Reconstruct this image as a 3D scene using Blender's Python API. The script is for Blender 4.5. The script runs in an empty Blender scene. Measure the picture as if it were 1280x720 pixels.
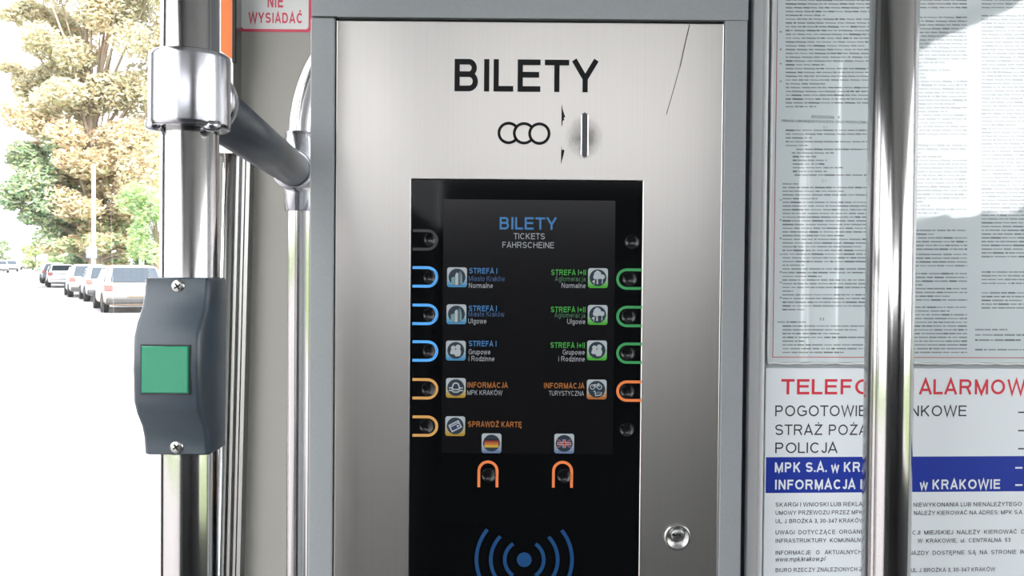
import bpy, bmesh, math, random
from mathutils import Vector, Matrix
S = bpy.context.scene
C = S.collection
PI = math.pi
rnd = random.Random(7)

# ------------------------------------------------------------------ camera, world, sun, exposure
FPX = 1060.0                       # focal length in pixels of the 1280x720 frame
CAM = Vector((0, 0, 1.35))
pitch, roll = math.radians(-0.9), math.radians(0.5)
F = Vector((0, math.cos(pitch), math.sin(pitch)))
U0 = Vector((0, -math.sin(pitch), math.cos(pitch)))
R0 = Vector((1, 0, 0))
CR = R0*math.cos(roll) + U0*math.sin(roll)
CU = U0*math.cos(roll) - R0*math.sin(roll)
cd = bpy.data.cameras.new('camera'); cam = bpy.data.objects.new('camera', cd); C.objects.link(cam)
cd.sensor_width = 36; cd.lens = 36*FPX/1280; cd.clip_start = 0.02; cd.clip_end = 600
mw = Matrix.Identity(4)
for i in range(3):
    mw[i][0], mw[i][1], mw[i][2], mw[i][3] = CR[i], CU[i], -F[i], CAM[i]
cam.matrix_world = mw
S.camera = cam
W = bpy.data.worlds.new('sky'); S.world = W; W.use_nodes = True
wb = W.node_tree.nodes['Background']
wb.inputs[0].default_value = (0.96, 0.975, 1.0, 1); wb.inputs[1].default_value = 11.0
sd = bpy.data.lights.new('sun', 'SUN'); sd.energy = 26.0; sd.angle = math.radians(2); sd.color = (1, .95, .86)
sun = bpy.data.objects.new('sun', sd); C.objects.link(sun)
sun.rotation_euler = Vector((-.45, .62, -.85)).to_track_quat('-Z', 'Y').to_euler()
S.view_settings.view_transform = 'Standard'; S.view_settings.look = 'None'
S.view_settings.gamma = 1; S.view_settings.use_curve_mapping = False
S.view_settings.exposure = -0.85

# ------------------------------------------------------------------ pixel rays and flat frames
def ray(px, py):
    return (CR*((px-640)/FPX) + CU*((360-py)/FPX) + F).normalized()
def at(px, py, Y):
    d = ray(px, py); return CAM + d*(Y/d.y)
GZ = -0.30
SLOPE = 0.0113                     # the street climbs gently away from the stop
STREET = Vector((-math.sin(math.radians(30.6)), math.cos(math.radians(30.6)), 0))
def gz(p): return GZ + SLOPE*Vector((p[0], p[1], 0)).dot(STREET)
def ground(px, py):
    d = ray(px, py); t = (gz(CAM)-CAM.z)/(d.z-SLOPE*d.dot(STREET)); return CAM + d*t

class Frame:                       # a flat face in the tram: u to the right, v up, n out of the face
    def __init__(s, o, yaw=0.0):
        s.o = Vector(o); y = math.radians(yaw)
        s.U = Vector((math.cos(y), math.sin(y), 0)); s.V = Vector((0, 0, 1)); s.N = s.U.cross(s.V)
        m = Matrix.Identity(4)
        for i in range(3):
            m[i][0], m[i][1], m[i][2], m[i][3] = s.U[i], s.V[i], s.N[i], s.o[i]
        s.m = m
    def P(s, px, py, n=0.0):
        d = ray(px, py); t = (s.o + s.N*n - CAM).dot(s.N)/d.dot(s.N); q = CAM + d*t - s.o
        return (q.dot(s.U), q.dot(s.V))
    def k(s):                      # metres for one pixel
        return abs((s.o-CAM).dot(s.N))/FPX

# ------------------------------------------------------------------ materials
def lin(c):
    return tuple((x/255/12.92 if x/255 <= .04045 else ((x/255+.055)/1.055)**2.4) for x in c)
def mat(name, col, rough=.5, metal=0.0, emit=None, coat=0.0, spec=.5, lineari=False):
    m = bpy.data.materials.new(name); m.use_nodes = True
    b = m.node_tree.nodes['Principled BSDF']
    c = col if lineari else lin(col)
    b.inputs['Base Color'].default_value = (*c, 1); b.inputs['Roughness'].default_value = rough
    b.inputs['Metallic'].default_value = metal; b.inputs['Specular IOR Level'].default_value = spec
    b.inputs['Coat Weight'].default_value = coat; b.inputs['Coat Roughness'].default_value = .03
    if emit is not None:
        b.inputs['Emission Color'].default_value = (*lin(emit[0]), 1); b.inputs['Emission Strength'].default_value = emit[1]
    return m
def nodes(m):
    return m.node_tree.nodes, m.node_tree.links, m.node_tree.nodes['Principled BSDF']
def vary(m, scale=(8, 8, 8), amount=.12, detail=4, bump=0.0, rough=0.0):
    n, l, b = nodes(m)
    tc = n.new('ShaderNodeTexCoord'); mp = n.new('ShaderNodeMapping'); mp.inputs['Scale'].default_value = scale
    no = n.new('ShaderNodeTexNoise'); no.inputs['Scale'].default_value = 1; no.inputs['Detail'].default_value = detail
    l.new(tc.outputs['Object'], mp.inputs[0]); l.new(mp.outputs[0], no.inputs['Vector'])
    c = tuple(b.inputs['Base Color'].default_value)[:3]
    rp = n.new('ShaderNodeValToRGB'); rp.color_ramp.elements[0].position = .3; rp.color_ramp.elements[1].position = .7
    rp.color_ramp.elements[0].color = (*[x*(1-amount) for x in c], 1)
    rp.color_ramp.elements[1].color = (*[min(1, x*(1+amount)) for x in c], 1)
    l.new(no.outputs[0], rp.inputs[0]); l.new(rp.outputs[0], b.inputs['Base Color'])
    if rough:
        mr = n.new('ShaderNodeMapRange'); r = b.inputs['Roughness'].default_value
        mr.inputs[3].default_value = r*(1-rough); mr.inputs[4].default_value = r*(1+rough)
        l.new(no.outputs[0], mr.inputs[0]); l.new(mr.outputs[0], b.inputs['Roughness'])
    if bump:
        bp = n.new('ShaderNodeBump'); bp.inputs['Strength'].default_value = bump; bp.inputs['Distance'].default_value = .002
        l.new(no.outputs[0], bp.inputs['Height']); l.new(bp.outputs[0], b.inputs['Normal'])
    return m

M = {}
M['grey_paint'] = vary(mat('grey_powder_coat', (142, 146, 149), .42), (400, 400, 400), .03, 2, .05)
M['gap'] = mat('dark_gap', (12, 14, 20), .6)
M['navy_gap'] = mat('navy_gap_shade', (20, 24, 42), .55)
# brushed steel: grain runs upwards, so it smears reflections sideways
st = mat('brushed_steel', (216, 212, 208), .29, 1.0)
vary(st, (900, 2.5, 1), .02, 2, .006, .06)
n, l, b = nodes(st)
b.inputs['Anisotropic'].default_value = .8
tg = n.new('ShaderNodeTangent'); tg.direction_type = 'RADIAL'; tg.axis = 'X'
l.new(tg.outputs[0], b.inputs['Tangent'])
M['steel'] = st
M['pole'] = vary(mat('polished_tube_steel', (180, 178, 178), .15, 1.0), (1, 1, 6), .05, 3, 0, .3)
M['satin'] = vary(mat('satin_cast_aluminium', (186, 186, 192), .22, 1.0), (60, 60, 60), .04, 3, .04)
M['rail_grey'] = mat('dark_grey_rail_coating', (64, 69, 77), .36)
M['alu'] = mat('anodised_aluminium', (172, 172, 170), .3, 1.0)
M['chrome'] = mat('bright_chrome', (225, 225, 225), .1, 1.0)
M['black_print'] = mat('black_print', (18, 19, 21), .6, spec=.2)
M['display'] = mat('black_glass', (9, 10, 12), .06, spec=.25)
M['screen_off'] = mat('screen_black', (12, 12, 14), .2, emit=((24, 25, 28), .3), spec=.3)
M['dimple'] = mat('black_button', (14, 14, 16), .22)
M['slot_dark'] = mat('slot_dark', (84, 84, 86), .45, .8)
def lcd(name, c, k=.9): return mat(name, tuple(x*.25 for x in c), .5, emit=(c, k))
M['l_white'] = lcd('screen_white', (190, 196, 202)); M['l_blue'] = lcd('screen_blue', (66, 142, 210))
M['l_dblue'] = lcd('screen_dull_blue', (62, 98, 150)); M['l_green'] = lcd('screen_green', (70, 190, 70))
M['l_dgreen'] = lcd('screen_dull_green', (72, 128, 88)); M['l_orange'] = lcd('screen_orange', (196, 118, 44))
M['i_navy'] = lcd('icon_navy', (22, 46, 66)); M['i_white'] = lcd('icon_white', (205, 216, 222))
M['i_teal'] = lcd('icon_teal', (130, 178, 184)); M['i_grey'] = lcd('icon_grey', (104, 116, 128))
M['i_red'] = lcd('icon_red', (190, 60, 44)); M['i_orange'] = lcd('icon_orange', (226, 122, 40))
M['i_gold'] = lcd('icon_gold', (236, 196, 62)); M['i_black'] = lcd('icon_black', (16, 16, 18))
M['i_flagblue'] = lcd('icon_flag_blue', (42, 54, 104))
for nm, c in (('blue', (70, 160, 215)), ('green', (76, 196, 48)), ('gold', (206, 164, 40)), ('orange', (206, 120, 48)), ('steel', (120, 146, 190))):
    for j in range(4):
        t = (0, .25, .6, 1)[j]; w = (206, 218, 224)
        M['i_%s%d' % (nm, j)] = lcd('icon_%s_band' % nm, tuple(w[i]*(1-t)+c[i]*t for i in range(3)))
M['u_blue'] = mat('printed_blue', (80, 165, 235), .4, emit=((70, 150, 225), .35))  # printed outlines carry a faint glow added to their colour
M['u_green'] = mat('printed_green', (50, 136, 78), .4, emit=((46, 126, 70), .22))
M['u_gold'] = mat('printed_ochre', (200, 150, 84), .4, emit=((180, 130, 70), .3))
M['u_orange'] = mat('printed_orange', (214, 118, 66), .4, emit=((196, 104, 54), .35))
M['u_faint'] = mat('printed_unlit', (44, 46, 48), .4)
M['rfid'] = mat('printed_navy_blue', (14, 62, 108), .4, emit=((14, 56, 98), .2))  # print with a slight glow added as well
M['box'] = vary(mat('slate_plastic', (58, 68, 77), .3), (300, 300, 300), .03, 2, .03)
M['button_green'] = mat('green_button', (0, 132, 98), .2, coat=.4)
M['rubber'] = mat('black_rubber', (18, 20, 22), .5)
M['cream'] = vary(mat('cream_laminate', (146, 143, 136), .5), (3, 3, 3), .02)
M['white_panel'] = vary(mat('white_laminate', (206, 211, 214), .45), (3, 3, 3), .02)
M['trim_light'] = mat('light_grey_trim', (214, 215, 216), .35)
M['sign_white'] = mat('sticker_white', (206, 206, 204), .4)
M['sign_red'] = mat('sticker_red', (196, 62, 84), .45)
M['orange'] = mat('painted_orange_reflection', (232, 118, 40), .45)
M['poster_white'] = mat('poster_white', (222, 228, 232), .4)
n, l, b = nodes(M['poster_white'])
M['poster_red'] = mat('poster_red', (206, 48, 66), .45)
M['poster_black'] = mat('poster_ink', (40, 44, 52), .5)
M['poster_blue'] = mat('poster_blue', (20, 48, 150), .4)
def coated(name, c, bumped=True):
    m = mat(name, c, .5, coat=1.0)
    n, l, b = nodes(m)
    b.inputs['Coat IOR'].default_value = 2.0
    tc = n.new('ShaderNodeTexCoord'); no = n.new('ShaderNodeTexNoise'); no.inputs['Scale'].default_value = 22; no.inputs['Detail'].default_value = 2
    bp = n.new('ShaderNodeBump'); bp.inputs['Strength'].default_value = .05; bp.inputs['Distance'].default_value = .004
    l.new(tc.outputs['Object'], no.inputs['Vector']); l.new(no.outputs[0], bp.inputs['Height']); l.new(bp.outputs[0], b.inputs['Coat Normal'])
    return m
M['paper'] = coated('laminated_paper', (206, 216, 219))
M['paper_ink'] = coated('laminated_ink', (138, 146, 150))
M['paper_ink_mid'] = coated('laminated_mid_ink', (112, 120, 124))
M['paper_ink_dark'] = coated('laminated_dark_ink', (74, 80, 84))
M['paper_red'] = coated('laminated_red_line', (186, 62, 72))
M['paper_rim'] = coated('laminated_margin', (216, 212, 214))
M['floor'] = vary(mat('dark_grey_floor', (58, 60, 63), .6), (40, 40, 40), .2)
M['ceiling'] = mat('white_ceiling', (215, 216, 216), .5)
M['interior'] = mat('grey_lining', (80, 82, 85), .55)
M['asphalt'] = vary(mat('pale_asphalt', (132, 130, 132), .85), (.5, .5, .5), .12, 6)
M['verge'] = vary(mat('dry_grass', (96, 110, 66), .9), (1, 1, 1), .2, 5)

def glass_mat():
    m = bpy.data.materials.new('window_glass'); m.use_nodes = True
    n = m.node_tree.nodes; l = m.node_tree.links; n.clear()
    o = n.new('ShaderNodeOutputMaterial'); mx = n.new('ShaderNodeMixShader'); t = n.new('ShaderNodeBsdfTransparent')
    g = n.new('ShaderNodeBsdfGlossy'); g.inputs['Roughness'].default_value = .02
    lw = n.new('ShaderNodeLayerWeight'); lw.inputs['Blend'].default_value = .5
    pw = n.new('ShaderNodeMath'); pw.operation = 'POWER'; pw.inputs[1].default_value = 5
    fr = n.new('ShaderNodeMath'); fr.operation = 'MULTIPLY_ADD'; fr.inputs[1].default_value = .8; fr.inputs[2].default_value = .03
    l.new(lw.outputs['Facing'], pw.inputs[0]); l.new(pw.outputs[0], fr.inputs[0])
    t.inputs[0].default_value = (.96, .96, .96, 1)
    l.new(fr.outputs[0], mx.inputs[0]); l.new(t.outputs[0], mx.inputs[1]); l.new(g.outputs[0], mx.inputs[2]); l.new(mx.outputs[0], o.inputs[0])
    return m
M['glass'] = glass_mat()

# ------------------------------------------------------------------ mesh builder
class MB:
    def __init__(s): s.v = []; s.f = []; s.mi = []; s.mats = []; s.sm = []
    def mid(s, m):
        if m not in s.mats: s.mats.append(m)
        return s.mats.index(m)
    def face(s, pts, m, smooth=False):
        i = len(s.v); s.v += [tuple(p) for p in pts]; s.f.append(tuple(range(i, i+len(pts)))); s.mi.append(s.mid(m)); s.sm.append(smooth); return s
    def grid(s, rings, m, closed=True, cap=True, smooth=True):
        i0 = len(s.v); k = len(rings[0])
        for r in rings: s.v += [tuple(p) for p in r]
        q = s.mid(m)
        for a in range(len(rings)-1):
            for b_ in range(k if closed else k-1):
                c_ = (b_+1) % k
                s.f.append((i0+a*k+b_, i0+a*k+c_, i0+(a+1)*k+c_, i0+(a+1)*k+b_)); s.mi.append(q); s.sm.append(smooth)
        if cap and closed:
            s.f.append(tuple(i0+j for j in reversed(range(k)))); s.f.append(tuple(i0+(len(rings)-1)*k+j for j in range(k)))
            s.mi += [q, q]; s.sm += [False, False]
        return s
    def box(s, a, b_, m):
        x0, y0, z0 = a; x1, y1, z1 = b_
        s.grid([[(x0, y0, z0), (x1, y0, z0), (x1, y1, z0), (x0, y1, z0)], [(x0, y0, z1), (x1, y0, z1), (x1, y1, z1), (x0, y1, z1)]], m, smooth=False)
        return s
    def prism(s, poly, z0, z1, m, smooth=False):          # polygon in local xy extruded along z
        return s.grid([[(x, y, z0) for x, y in poly], [(x, y, z1) for x, y in poly]], m, smooth=smooth)
    def tube(s, path, rad, m, seg=32, cap=True):
        pts = [Vector(p) for p in path]; rings = []
        up = None
        for i, p in enumerate(pts):
            t = (pts[min(i+1, len(pts)-1)] - pts[max(i-1, 0)]).normalized()
            if up is None:
                up = Vector((1, 0, 0)) if abs(t.x) < .9 else Vector((0, 0, 1))
            a = (up - t*up.dot(t)).normalized(); bb = t.cross(a); up = a
            r = rad[i] if isinstance(rad, (list, tuple)) else rad
            rings.append([p + (a*math.cos(2*PI*j/seg) + bb*math.sin(2*PI*j/seg))*r for j in range(seg)])
        return s.grid(rings, m, cap=cap)
    def lathe(s, prof, c, m, seg=32, axis='z', cap=True):  # prof: (radius, height)
        rings = []
        for r, h in prof:
            ring = []
            for j in range(seg):
                a = 2*PI*j/seg; p = (r*math.cos(a), r*math.sin(a), h)
                if axis == 'y': p = (p[0], -p[2], p[1])
                if axis == 'x': p = (p[2], p[0], p[1])
                ring.append((c[0]+p[0], c[1]+p[1], c[2]+p[2]))
            rings.append(ring)
        return s.grid(rings, m, cap=cap)
    def stroke(s, pts, w, z, m, closed=False):             # flat line of width w in local xy
        P = [Vector((p[0], p[1])) for p in pts]; n_ = len(P); L = []; Rr = []
        for i in range(n_):
            a = P[(i-1) % n_] if closed or i > 0 else P[i]
            c_ = P[(i+1) % n_] if closed or i < n_-1 else P[i]
            t1 = (P[i]-a); t2 = (c_-P[i])
            t = ((t1.normalized() if t1.length > 1e-9 else Vector((0, 0))) + (t2.normalized() if t2.length > 1e-9 else Vector((0, 0)))).normalized()
            nn = Vector((-t.y, t.x)); base = t1 if t1.length > 1e-9 else t2
            cs = max(.4, abs(t.dot(base.normalized())))
            L.append(P[i]+nn*w/2/cs); Rr.append(P[i]-nn*w/2/cs)
        for i in range(n_ if closed else n_-1):
            j = (i+1) % n_
            s.face([(*Rr[i], z), (*Rr[j], z), (*L[j], z), (*L[i], z)], m)
        return s
    def disc(s, c, r, z, m, seg=28, ry=None):
        ry = ry or r
        return s.face([(c[0]+r*math.cos(2*PI*j/seg), c[1]+ry*math.sin(2*PI*j/seg), z) for j in range(seg)], m)
    def poly(s, pts, z, m): return s.face([(p[0], p[1], z) for p in pts], m)
    def build(s, name, parent=None, mx=None, fix=True, bevel=0, seg=2):
        me = bpy.data.meshes.new(name); me.from_pydata(s.v, [], s.f)
        for m in s.mats: me.materials.append(m)
        me.polygons.foreach_set('material_index', s.mi); me.polygons.foreach_set('use_smooth', s.sm)
        me.update()
        o = bpy.data.objects.new(name, me); C.objects.link(o)
        if fix:
            bm = bmesh.new(); bm.from_mesh(me); bmesh.ops.recalc_face_normals(bm, faces=bm.faces); bm.to_mesh(me); bm.free()
        if parent: o.parent = parent
        if mx is not None: o.matrix_world = mx
        if bevel:
            bv = o.modifiers.new('bevel', 'BEVEL'); bv.width = bevel; bv.segments = seg; bv.limit_method = 'ANGLE'; bv.angle_limit = math.radians(40)
        return o
def tag(o, label=None, cat=None, group=None, kind=None):
    if label: o['label'] = label
    if cat: o['category'] = cat
    if group: o['group'] = group
    if kind: o['kind'] = kind
    return o
def empty(name, mx, label, cat, group=None):
    o = bpy.data.objects.new(name, None); o.empty_display_size = .05; C.objects.link(o)
    o.matrix_world = mx if isinstance(mx, Matrix) else Matrix.Translation(mx)
    return tag(o, label, cat, group)
def struct(o): o['kind'] = 'structure'; return o
def rrect(x0, y0, x1, y1, r, seg=6):
    out = []
    for cx, cy, a0 in ((x1-r, y1-r, 0), (x0+r, y1-r, PI/2), (x0+r, y0+r, PI), (x1-r, y0+r, 3*PI/2)):
        for j in range(seg+1):
            a = a0 + PI/2*j/seg; out.append((cx+r*math.cos(a), cy+r*math.sin(a)))
    return out
def arc(c, r, a0, a1, k=16):
    return [(c[0]+r*math.cos(math.radians(a0+(a1-a0)*j/k)), c[1]+r*math.sin(math.radians(a0+(a1-a0)*j/k))) for j in range(k+1)]

# ------------------------------------------------------------------ lettering: glyph outlines -> flat meshes
def el(cx, cy, rx, ry, a0, a1, n_=14):
    return [(cx+rx*math.cos(math.radians(a0+(a1-a0)*j/n_)), cy+ry*math.sin(math.radians(a0+(a1-a0)*j/n_))) for j in range(n_+1)]
WID = dict(A=.93, B=.77, C=.90, D=.84, E=.75, F=.68, G=.95, H=.80, I=.14, J=.50, K=.82, L=.65, M=.93, N=.80, O=.98, P=.77, R=.86, S=.80, T=.80, U=.80, V=.90, W=1.30, X=.90, Y=.90, Z=.78,
           a=.62, b=.6, c=.60, d=.6, e=.64, g=.6, i=.14, j=.2, k=.58, l=.13, m=1.0, n=.57, o=.64, p=.6, r=.34, s=.56, t=.32, u=.57, w=.96, z=.57)
DIA = {'Ć': ('C', 'acute'), 'Ź': ('Z', 'acute'), 'Ó': ('O', 'acute'), 'ó': ('o', 'acute'), 'Ż': ('Z', 'dot'), 'Ę': ('E', 'tail'), 'Ą': ('A', 'tail'), 'Ł': ('L', 'bar')}
def glyph(ch, w):
    """centre lines of one upright grotesque letter, cap height 1 -> (list of (points, closed), ink width)"""
    base, dia = DIA.get(ch, (ch, None)); h = w/2; X = .72
    W_ = WID.get(base, .62); 
    if base in 'Iil': W_ = w
    l_, r_, b_, t_ = h, W_-h, h, 1-h; P = []
    def L(*p, c=False): P.append((list(p), c))
    if base == 'A': L((h*1.05, 0), (W_/2, 1-h*.2), (W_-h*1.05, 0)); L((W_*.22, .3), (W_*.78, .3))
    elif base == 'B':
        m = .53; x = W_-.30; L((l_, 0), (l_, 1)); ry = (t_-m)/2; L((l_, t_), *el(x, t_-ry, W_*.95-x-h, ry, 90, -90), (l_, m)); ry = (m-b_)/2; L((l_, m), *el(x, b_+ry, r_-x, ry, 90, -90), (l_, b_))
    elif base == 'C': L(*el(W_/2, .5, W_/2-h, .5-h, 42, 318, 24))
    elif base == 'G': L(*el(W_/2, .5, W_/2-h, .5-h, 42, 290, 22), (r_, .2), (r_, .45)); L((W_*.55, .47), (W_, .47))
    elif base == 'D': x = W_-.42; L((l_, 0), (l_, 1)); L((l_, t_), *el(x, .5, r_-x, .5-h, 90, -90, 18), (l_, b_))
    elif base == 'E': L((W_, t_), (l_, t_), (l_, b_), (W_, b_)); L((l_, .53), (W_*.94, .53))
    elif base == 'F': L((W_, t_), (l_, t_), (l_, 0)); L((l_, .51), (W_*.9, .51))
    elif base == 'H': L((l_, 0), (l_, 1)); L((r_, 0), (r_, 1)); L((l_, .54), (r_, .54))
    elif base == 'I': L((h, 0), (h, 1))
    elif base == 'J': L((r_, 1), (r_, .3), *el(W_/2, .28, W_/2-h, .28-h, 0, -175, 12))
    elif base == 'K': L((l_, 0), (l_, 1)); L((W_-h*1.2, 1), (l_, .36)); L((W_*.36, .58), (W_-h*1.2, 0))
    elif base == 'L': L((l_, 1), (l_, b_), (W_, b_))
    elif base == 'M': L((l_, 0), (l_, 1)); L((r_, 0), (r_, 1)); L((l_, .96), (W_/2, .05), (r_, .96))
    elif base == 'N': L((l_, 0), (l_, 1)); L((r_, 0), (r_, 1)); L((l_*1.1, .97), (r_-.1*l_, .03))
    elif base == 'O': L(*el(W_/2, .5, W_/2-h, .5-h, 0, 360, 30)[:-1], c=True)
    elif base in 'PR':
        m = .47 if base == 'P' else .49; x = W_-.32; L((l_, 0), (l_, 1)); ry = (t_-m)/2; L((l_, t_), *el(x, t_-ry, W_*.96-h-x, ry, 90, -90), (l_, m))
        if base == 'R': L((W_*.5, m), (W_*.66, m-.08), (W_-h*1.2, 0))
    elif base == 'S':
        q = (1-2*h)/4; L(*el(W_/2, h+3*q, W_/2-h*1.1, q, 22, 265, 16), *el(W_/2, h+q, W_/2-h, q, 85, -160, 16))
    elif base == 'T': L((0, t_), (W_, t_)); L((W_/2, t_), (W_/2, 0))
    elif base == 'U': L((l_, 1), (l_, .36), *el(W_/2, .36, W_/2-h, .36-h, 180, 360, 16), (r_, 1))
    elif base == 'V': L((h, 1), (W_/2, h*.2), (W_-h, 1))
    elif base == 'W': L((h, 1), (W_*.27, h*.3), (W_/2, 1-h*.4), (W_*.73, h*.3), (W_-h, 1))
    elif base == 'X': L((h, 1), (W_-h, 0)); L((h, 0), (W_-h, 1))
    elif base == 'Y': L((h, 1), (W_/2, .42), (W_-h, 1)); L((W_/2, .46), (W_/2, 0))
    elif base == 'Z': L((0.04, t_), (W_-h, t_), (h, b_), (W_, b_))
    elif base == 'a': L(*el(W_*.48, X-h-.13, W_*.4-h*.5, .13, 160, 20, 8), (r_-.02, .3), (r_-.02, 0)); L(*el(W_*.44, .23, W_*.44-h, .23-h, 0, 360, 14)[:-1], c=True)
    elif base == 'c': L(*el(W_/2, X/2, W_/2-h, X/2-h, 45, 315, 16))
    elif base == 'o': L(*el(W_/2, X/2, W_/2-h, X/2-h, 0, 360, 20)[:-1], c=True)
    elif base == 'e': L((W_*.1, X*.5), (r_, X*.5), *el(W_/2, X/2, W_/2-h, X/2-h, 8, 312, 18))
    elif base in 'dgpb':
        L(*el(W_/2, X/2, W_/2-h, X/2-h, 0, 360, 18)[:-1], c=True)
        if base == 'd': L((r_, 0), (r_, 1))
        if base == 'b': L((l_, 0), (l_, 1))
        if base == 'p': L((l_, -.28), (l_, X))
        if base == 'g': L((r_, X), (r_, -.06), *el(W_/2, -.08, W_/2-h, .15, 0, -160, 10))
    elif base == 'i': L((h, 0), (h, X)); L((h, .87), (h, 1))
    elif base == 'j': L((r_, X), (r_, -.14), (r_-.1, -.24)); L((r_, .87), (r_, 1))
    elif base == 'l': L((h, 0), (h, 1))
    elif base == 'k': L((l_, 0), (l_, 1)); L((W_-h, X), (l_, .26)); L((W_*.4, .42), (W_-h, 0))
    elif base == 'm': L((l_, 0), (l_, X)); rx = (W_/2-h)/2; [L((x0+2*rx, 0), (x0+2*rx, X-.24), *el(x0+rx, X-.26, rx, .26-h, 10, 170, 10), (x0, .3)) for x0 in (l_, l_+2*rx)]
    elif base == 'n': L((l_, 0), (l_, X)); L((r_, 0), (r_, X-.26), *el(W_/2, X-.28, W_/2-h, .28-h, 10, 170, 10), (l_, .3))
    elif base == 'u': L((r_, 0), (r_, X)); L((l_, X), (l_, .28), *el(W_/2, .28, W_/2-h, .28-h, 190, 350, 10), (r_, .4))
    elif base == 'r': L((l_, 0), (l_, X)); L((l_, .4), *el(W_, .4, W_-h, X-h-.4, 170, 95, 6))
    elif base == 's': q = (X-2*h)/4; L(*el(W_/2, h+3*q, W_/2-h, q, 22, 265, 10), *el(W_/2, h+q, W_/2-h, q, 85, -160, 10))
    elif base == 't': L((W_*.45, .95), (W_*.45, .12), (W_*.62, h), (W_, h)); L((0, X-h), (W_, X-h))
    elif base == 'w': L((h, X), (W_*.27, h*.3), (W_/2, X-h*.3), (W_*.73, h*.3), (W_-h, X))
    elif base == 'z': L((0.02, X-h), (W_-h, X-h), (h, h), (W_, h))
    elif base == '0': L(*el(W_/2, .5, W_/2-h, .5-h, 0, 360, 24)[:-1], c=True)
    elif base == '1': L((.1, .78), (.36, .95), (.36, 0)); W_ = .5
    elif base == '3': L(*el(W_/2, .74, W_/2-h, .26-h, 160, -90, 12), *el(W_/2, .27, W_/2-h, .27-h, 90, -165, 12))
    elif base == '4': L((W_*.74, 0), (W_*.74, .96), (.04, .28), (W_, .28))
    elif base == '5': L((W_-.04, t_), (.16, t_), (.09, .5), *el(W_/2, .33, W_/2-h, .33-h, 135, -165, 14))
    elif base == '7': L((0, t_), (W_-h, t_), (W_*.35, 0))
    elif base == '.': L((h, 0), (h, w)); W_ = w
    elif base == ',': L((h, w), (h*.7, -.14)); W_ = w
    elif base == ':': L((h, 0), (h, w)); L((h, X-w), (h, X)); W_ = w
    elif base == '-': L((0, .38), (.38, .38)); W_ = .38
    elif base == '–': L((0, .38), (.75, .38)); W_ = .75
    elif base == '+': L((0, .47), (.66, .47)); L((.33, .14), (.33, .8)); W_ = .66
    top = X if base.islower() else 1
    if dia == 'acute': L((W_/2-.02, top+.07), (W_/2+.14, top+.24))
    if dia == 'dot': L((W_/2, top+.08), (W_/2, top+.08+w))
    if dia == 'tail': L((W_-.1, 0), (W_-.2, -.14), (W_-.05, -.22))
    if dia == 'bar': L((-.08, .40), (.42, .64))
    return P, W_
def glyphs(body, bold=.14, res=4, shear=0.0):
    V = []; Fc = []; x = 0.0
    for ch in body:
        if ch == ' ': x += .38; continue
        P, w_ = glyph(ch, bold); gap = .10 if ch not in 'ATVWYwLJrtkz.,' else .04
        mb = MB()
        for si, (pts, cl) in enumerate(P): mb.stroke(pts, bold, si*.00002, None, closed=cl)
        i0 = len(V); V += [((p[0]+x+gap+p[1]*shear), p[1], p[2]) for p in mb.v]; Fc += [tuple(i0+j for j in f) for f in mb.f]
        x += w_ + 2*gap
    return V, Fc
def span(V): return min(v[0] for v in V), max(v[0] for v in V)
def text_into(mb, fr, body, x0, x1, yb, cap, n_, m, bold=.13, lead='', tail='', res=3, shear=0.0):
    """body spans pixels x0..x1 with its baseline on pixel row yb; lead/tail run on before and after it."""
    Vb, _ = glyphs(body, bold, res, shear); a, b_ = span(Vb)
    full = lead+body+tail
    V, Fc = (glyphs(full, bold, res, shear))
    off = 0.0
    if lead:
        Vl, _ = glyphs(lead+body, bold, res, shear); off = span(Vl)[1] - b_
    u0, v0 = fr.P(x0, yb, n_); u1, v1 = fr.P(x1, yb, n_)
    vb = fr.P((x0+x1)/2, yb, n_)[1]
    sx = (u1-u0)/(b_-a); sy = cap*fr.k()
    i0 = len(mb.v)
    mb.v += [(u0+(x-off-a)*sx, vb+y*sy, n_+z_) for x, y, z_ in V]
    q = mb.mid(m)
    for f in Fc:
        mb.f.append(tuple(i0+j for j in f)); mb.mi.append(q); mb.sm.append(False)
    return mb

# ================================================================== SETTING
FM = Frame((0, .68, 1.35))                 # front face of the ticket machine
FP = Frame(at(937, 344, .705), 3.5)        # wall with the notices, right of the machine
XL = -.39                                  # door glass on the left
YB = 1.02                                  # cream wall behind the handrails

# street and ground outside
sa = math.radians(30.6); sdir = Vector((-math.sin(sa), math.cos(sa), 0)); sper = Vector((math.cos(sa), math.sin(sa), 0))
def on_street(along, across): return Vector((0, 0, GZ+SLOPE*along)) + sdir*along + sper*across
g = MB(); g.face([(x_, y_, gz((x_, y_))-.05) for x_, y_ in ((-400, -250), (400, -250), (400, 420), (-400, 420))], M['verge']); struct(g.build('ground', fix=False))
g = MB(); q = [on_street(-60, -16), on_street(-60, 6.5), on_street(380, 6.5), on_street(380, -16)]
g.grid([[tuple(p-Vector((0, 0, .04))) for p in q], [tuple(p) for p in q]], M['asphalt'], smooth=False); struct(g.build('street'))
# tram shell
g = MB(); g.box((XL-.03, -3.3, -.06), (1.95, 1.3, 0), M['floor']); struct(g.build('floor'))
g = MB(); g.box((XL-.03, -3.3, 2.3), (1.95, 1.3, 2.34), M['ceiling']); struct(g.build('ceiling'))
g = MB(); g.box((XL-.006, YB, 0), (-.1, YB+.03, 2.3), M['cream']); struct(g.build('wall_front_left'))
# wall behind the notices
g = MB(); g.box((-.004, -1.35, -.04), (1.62, .95, -.006), M['white_panel']); o = g.build('wall_front_right', mx=FP.m); struct(o)
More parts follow.
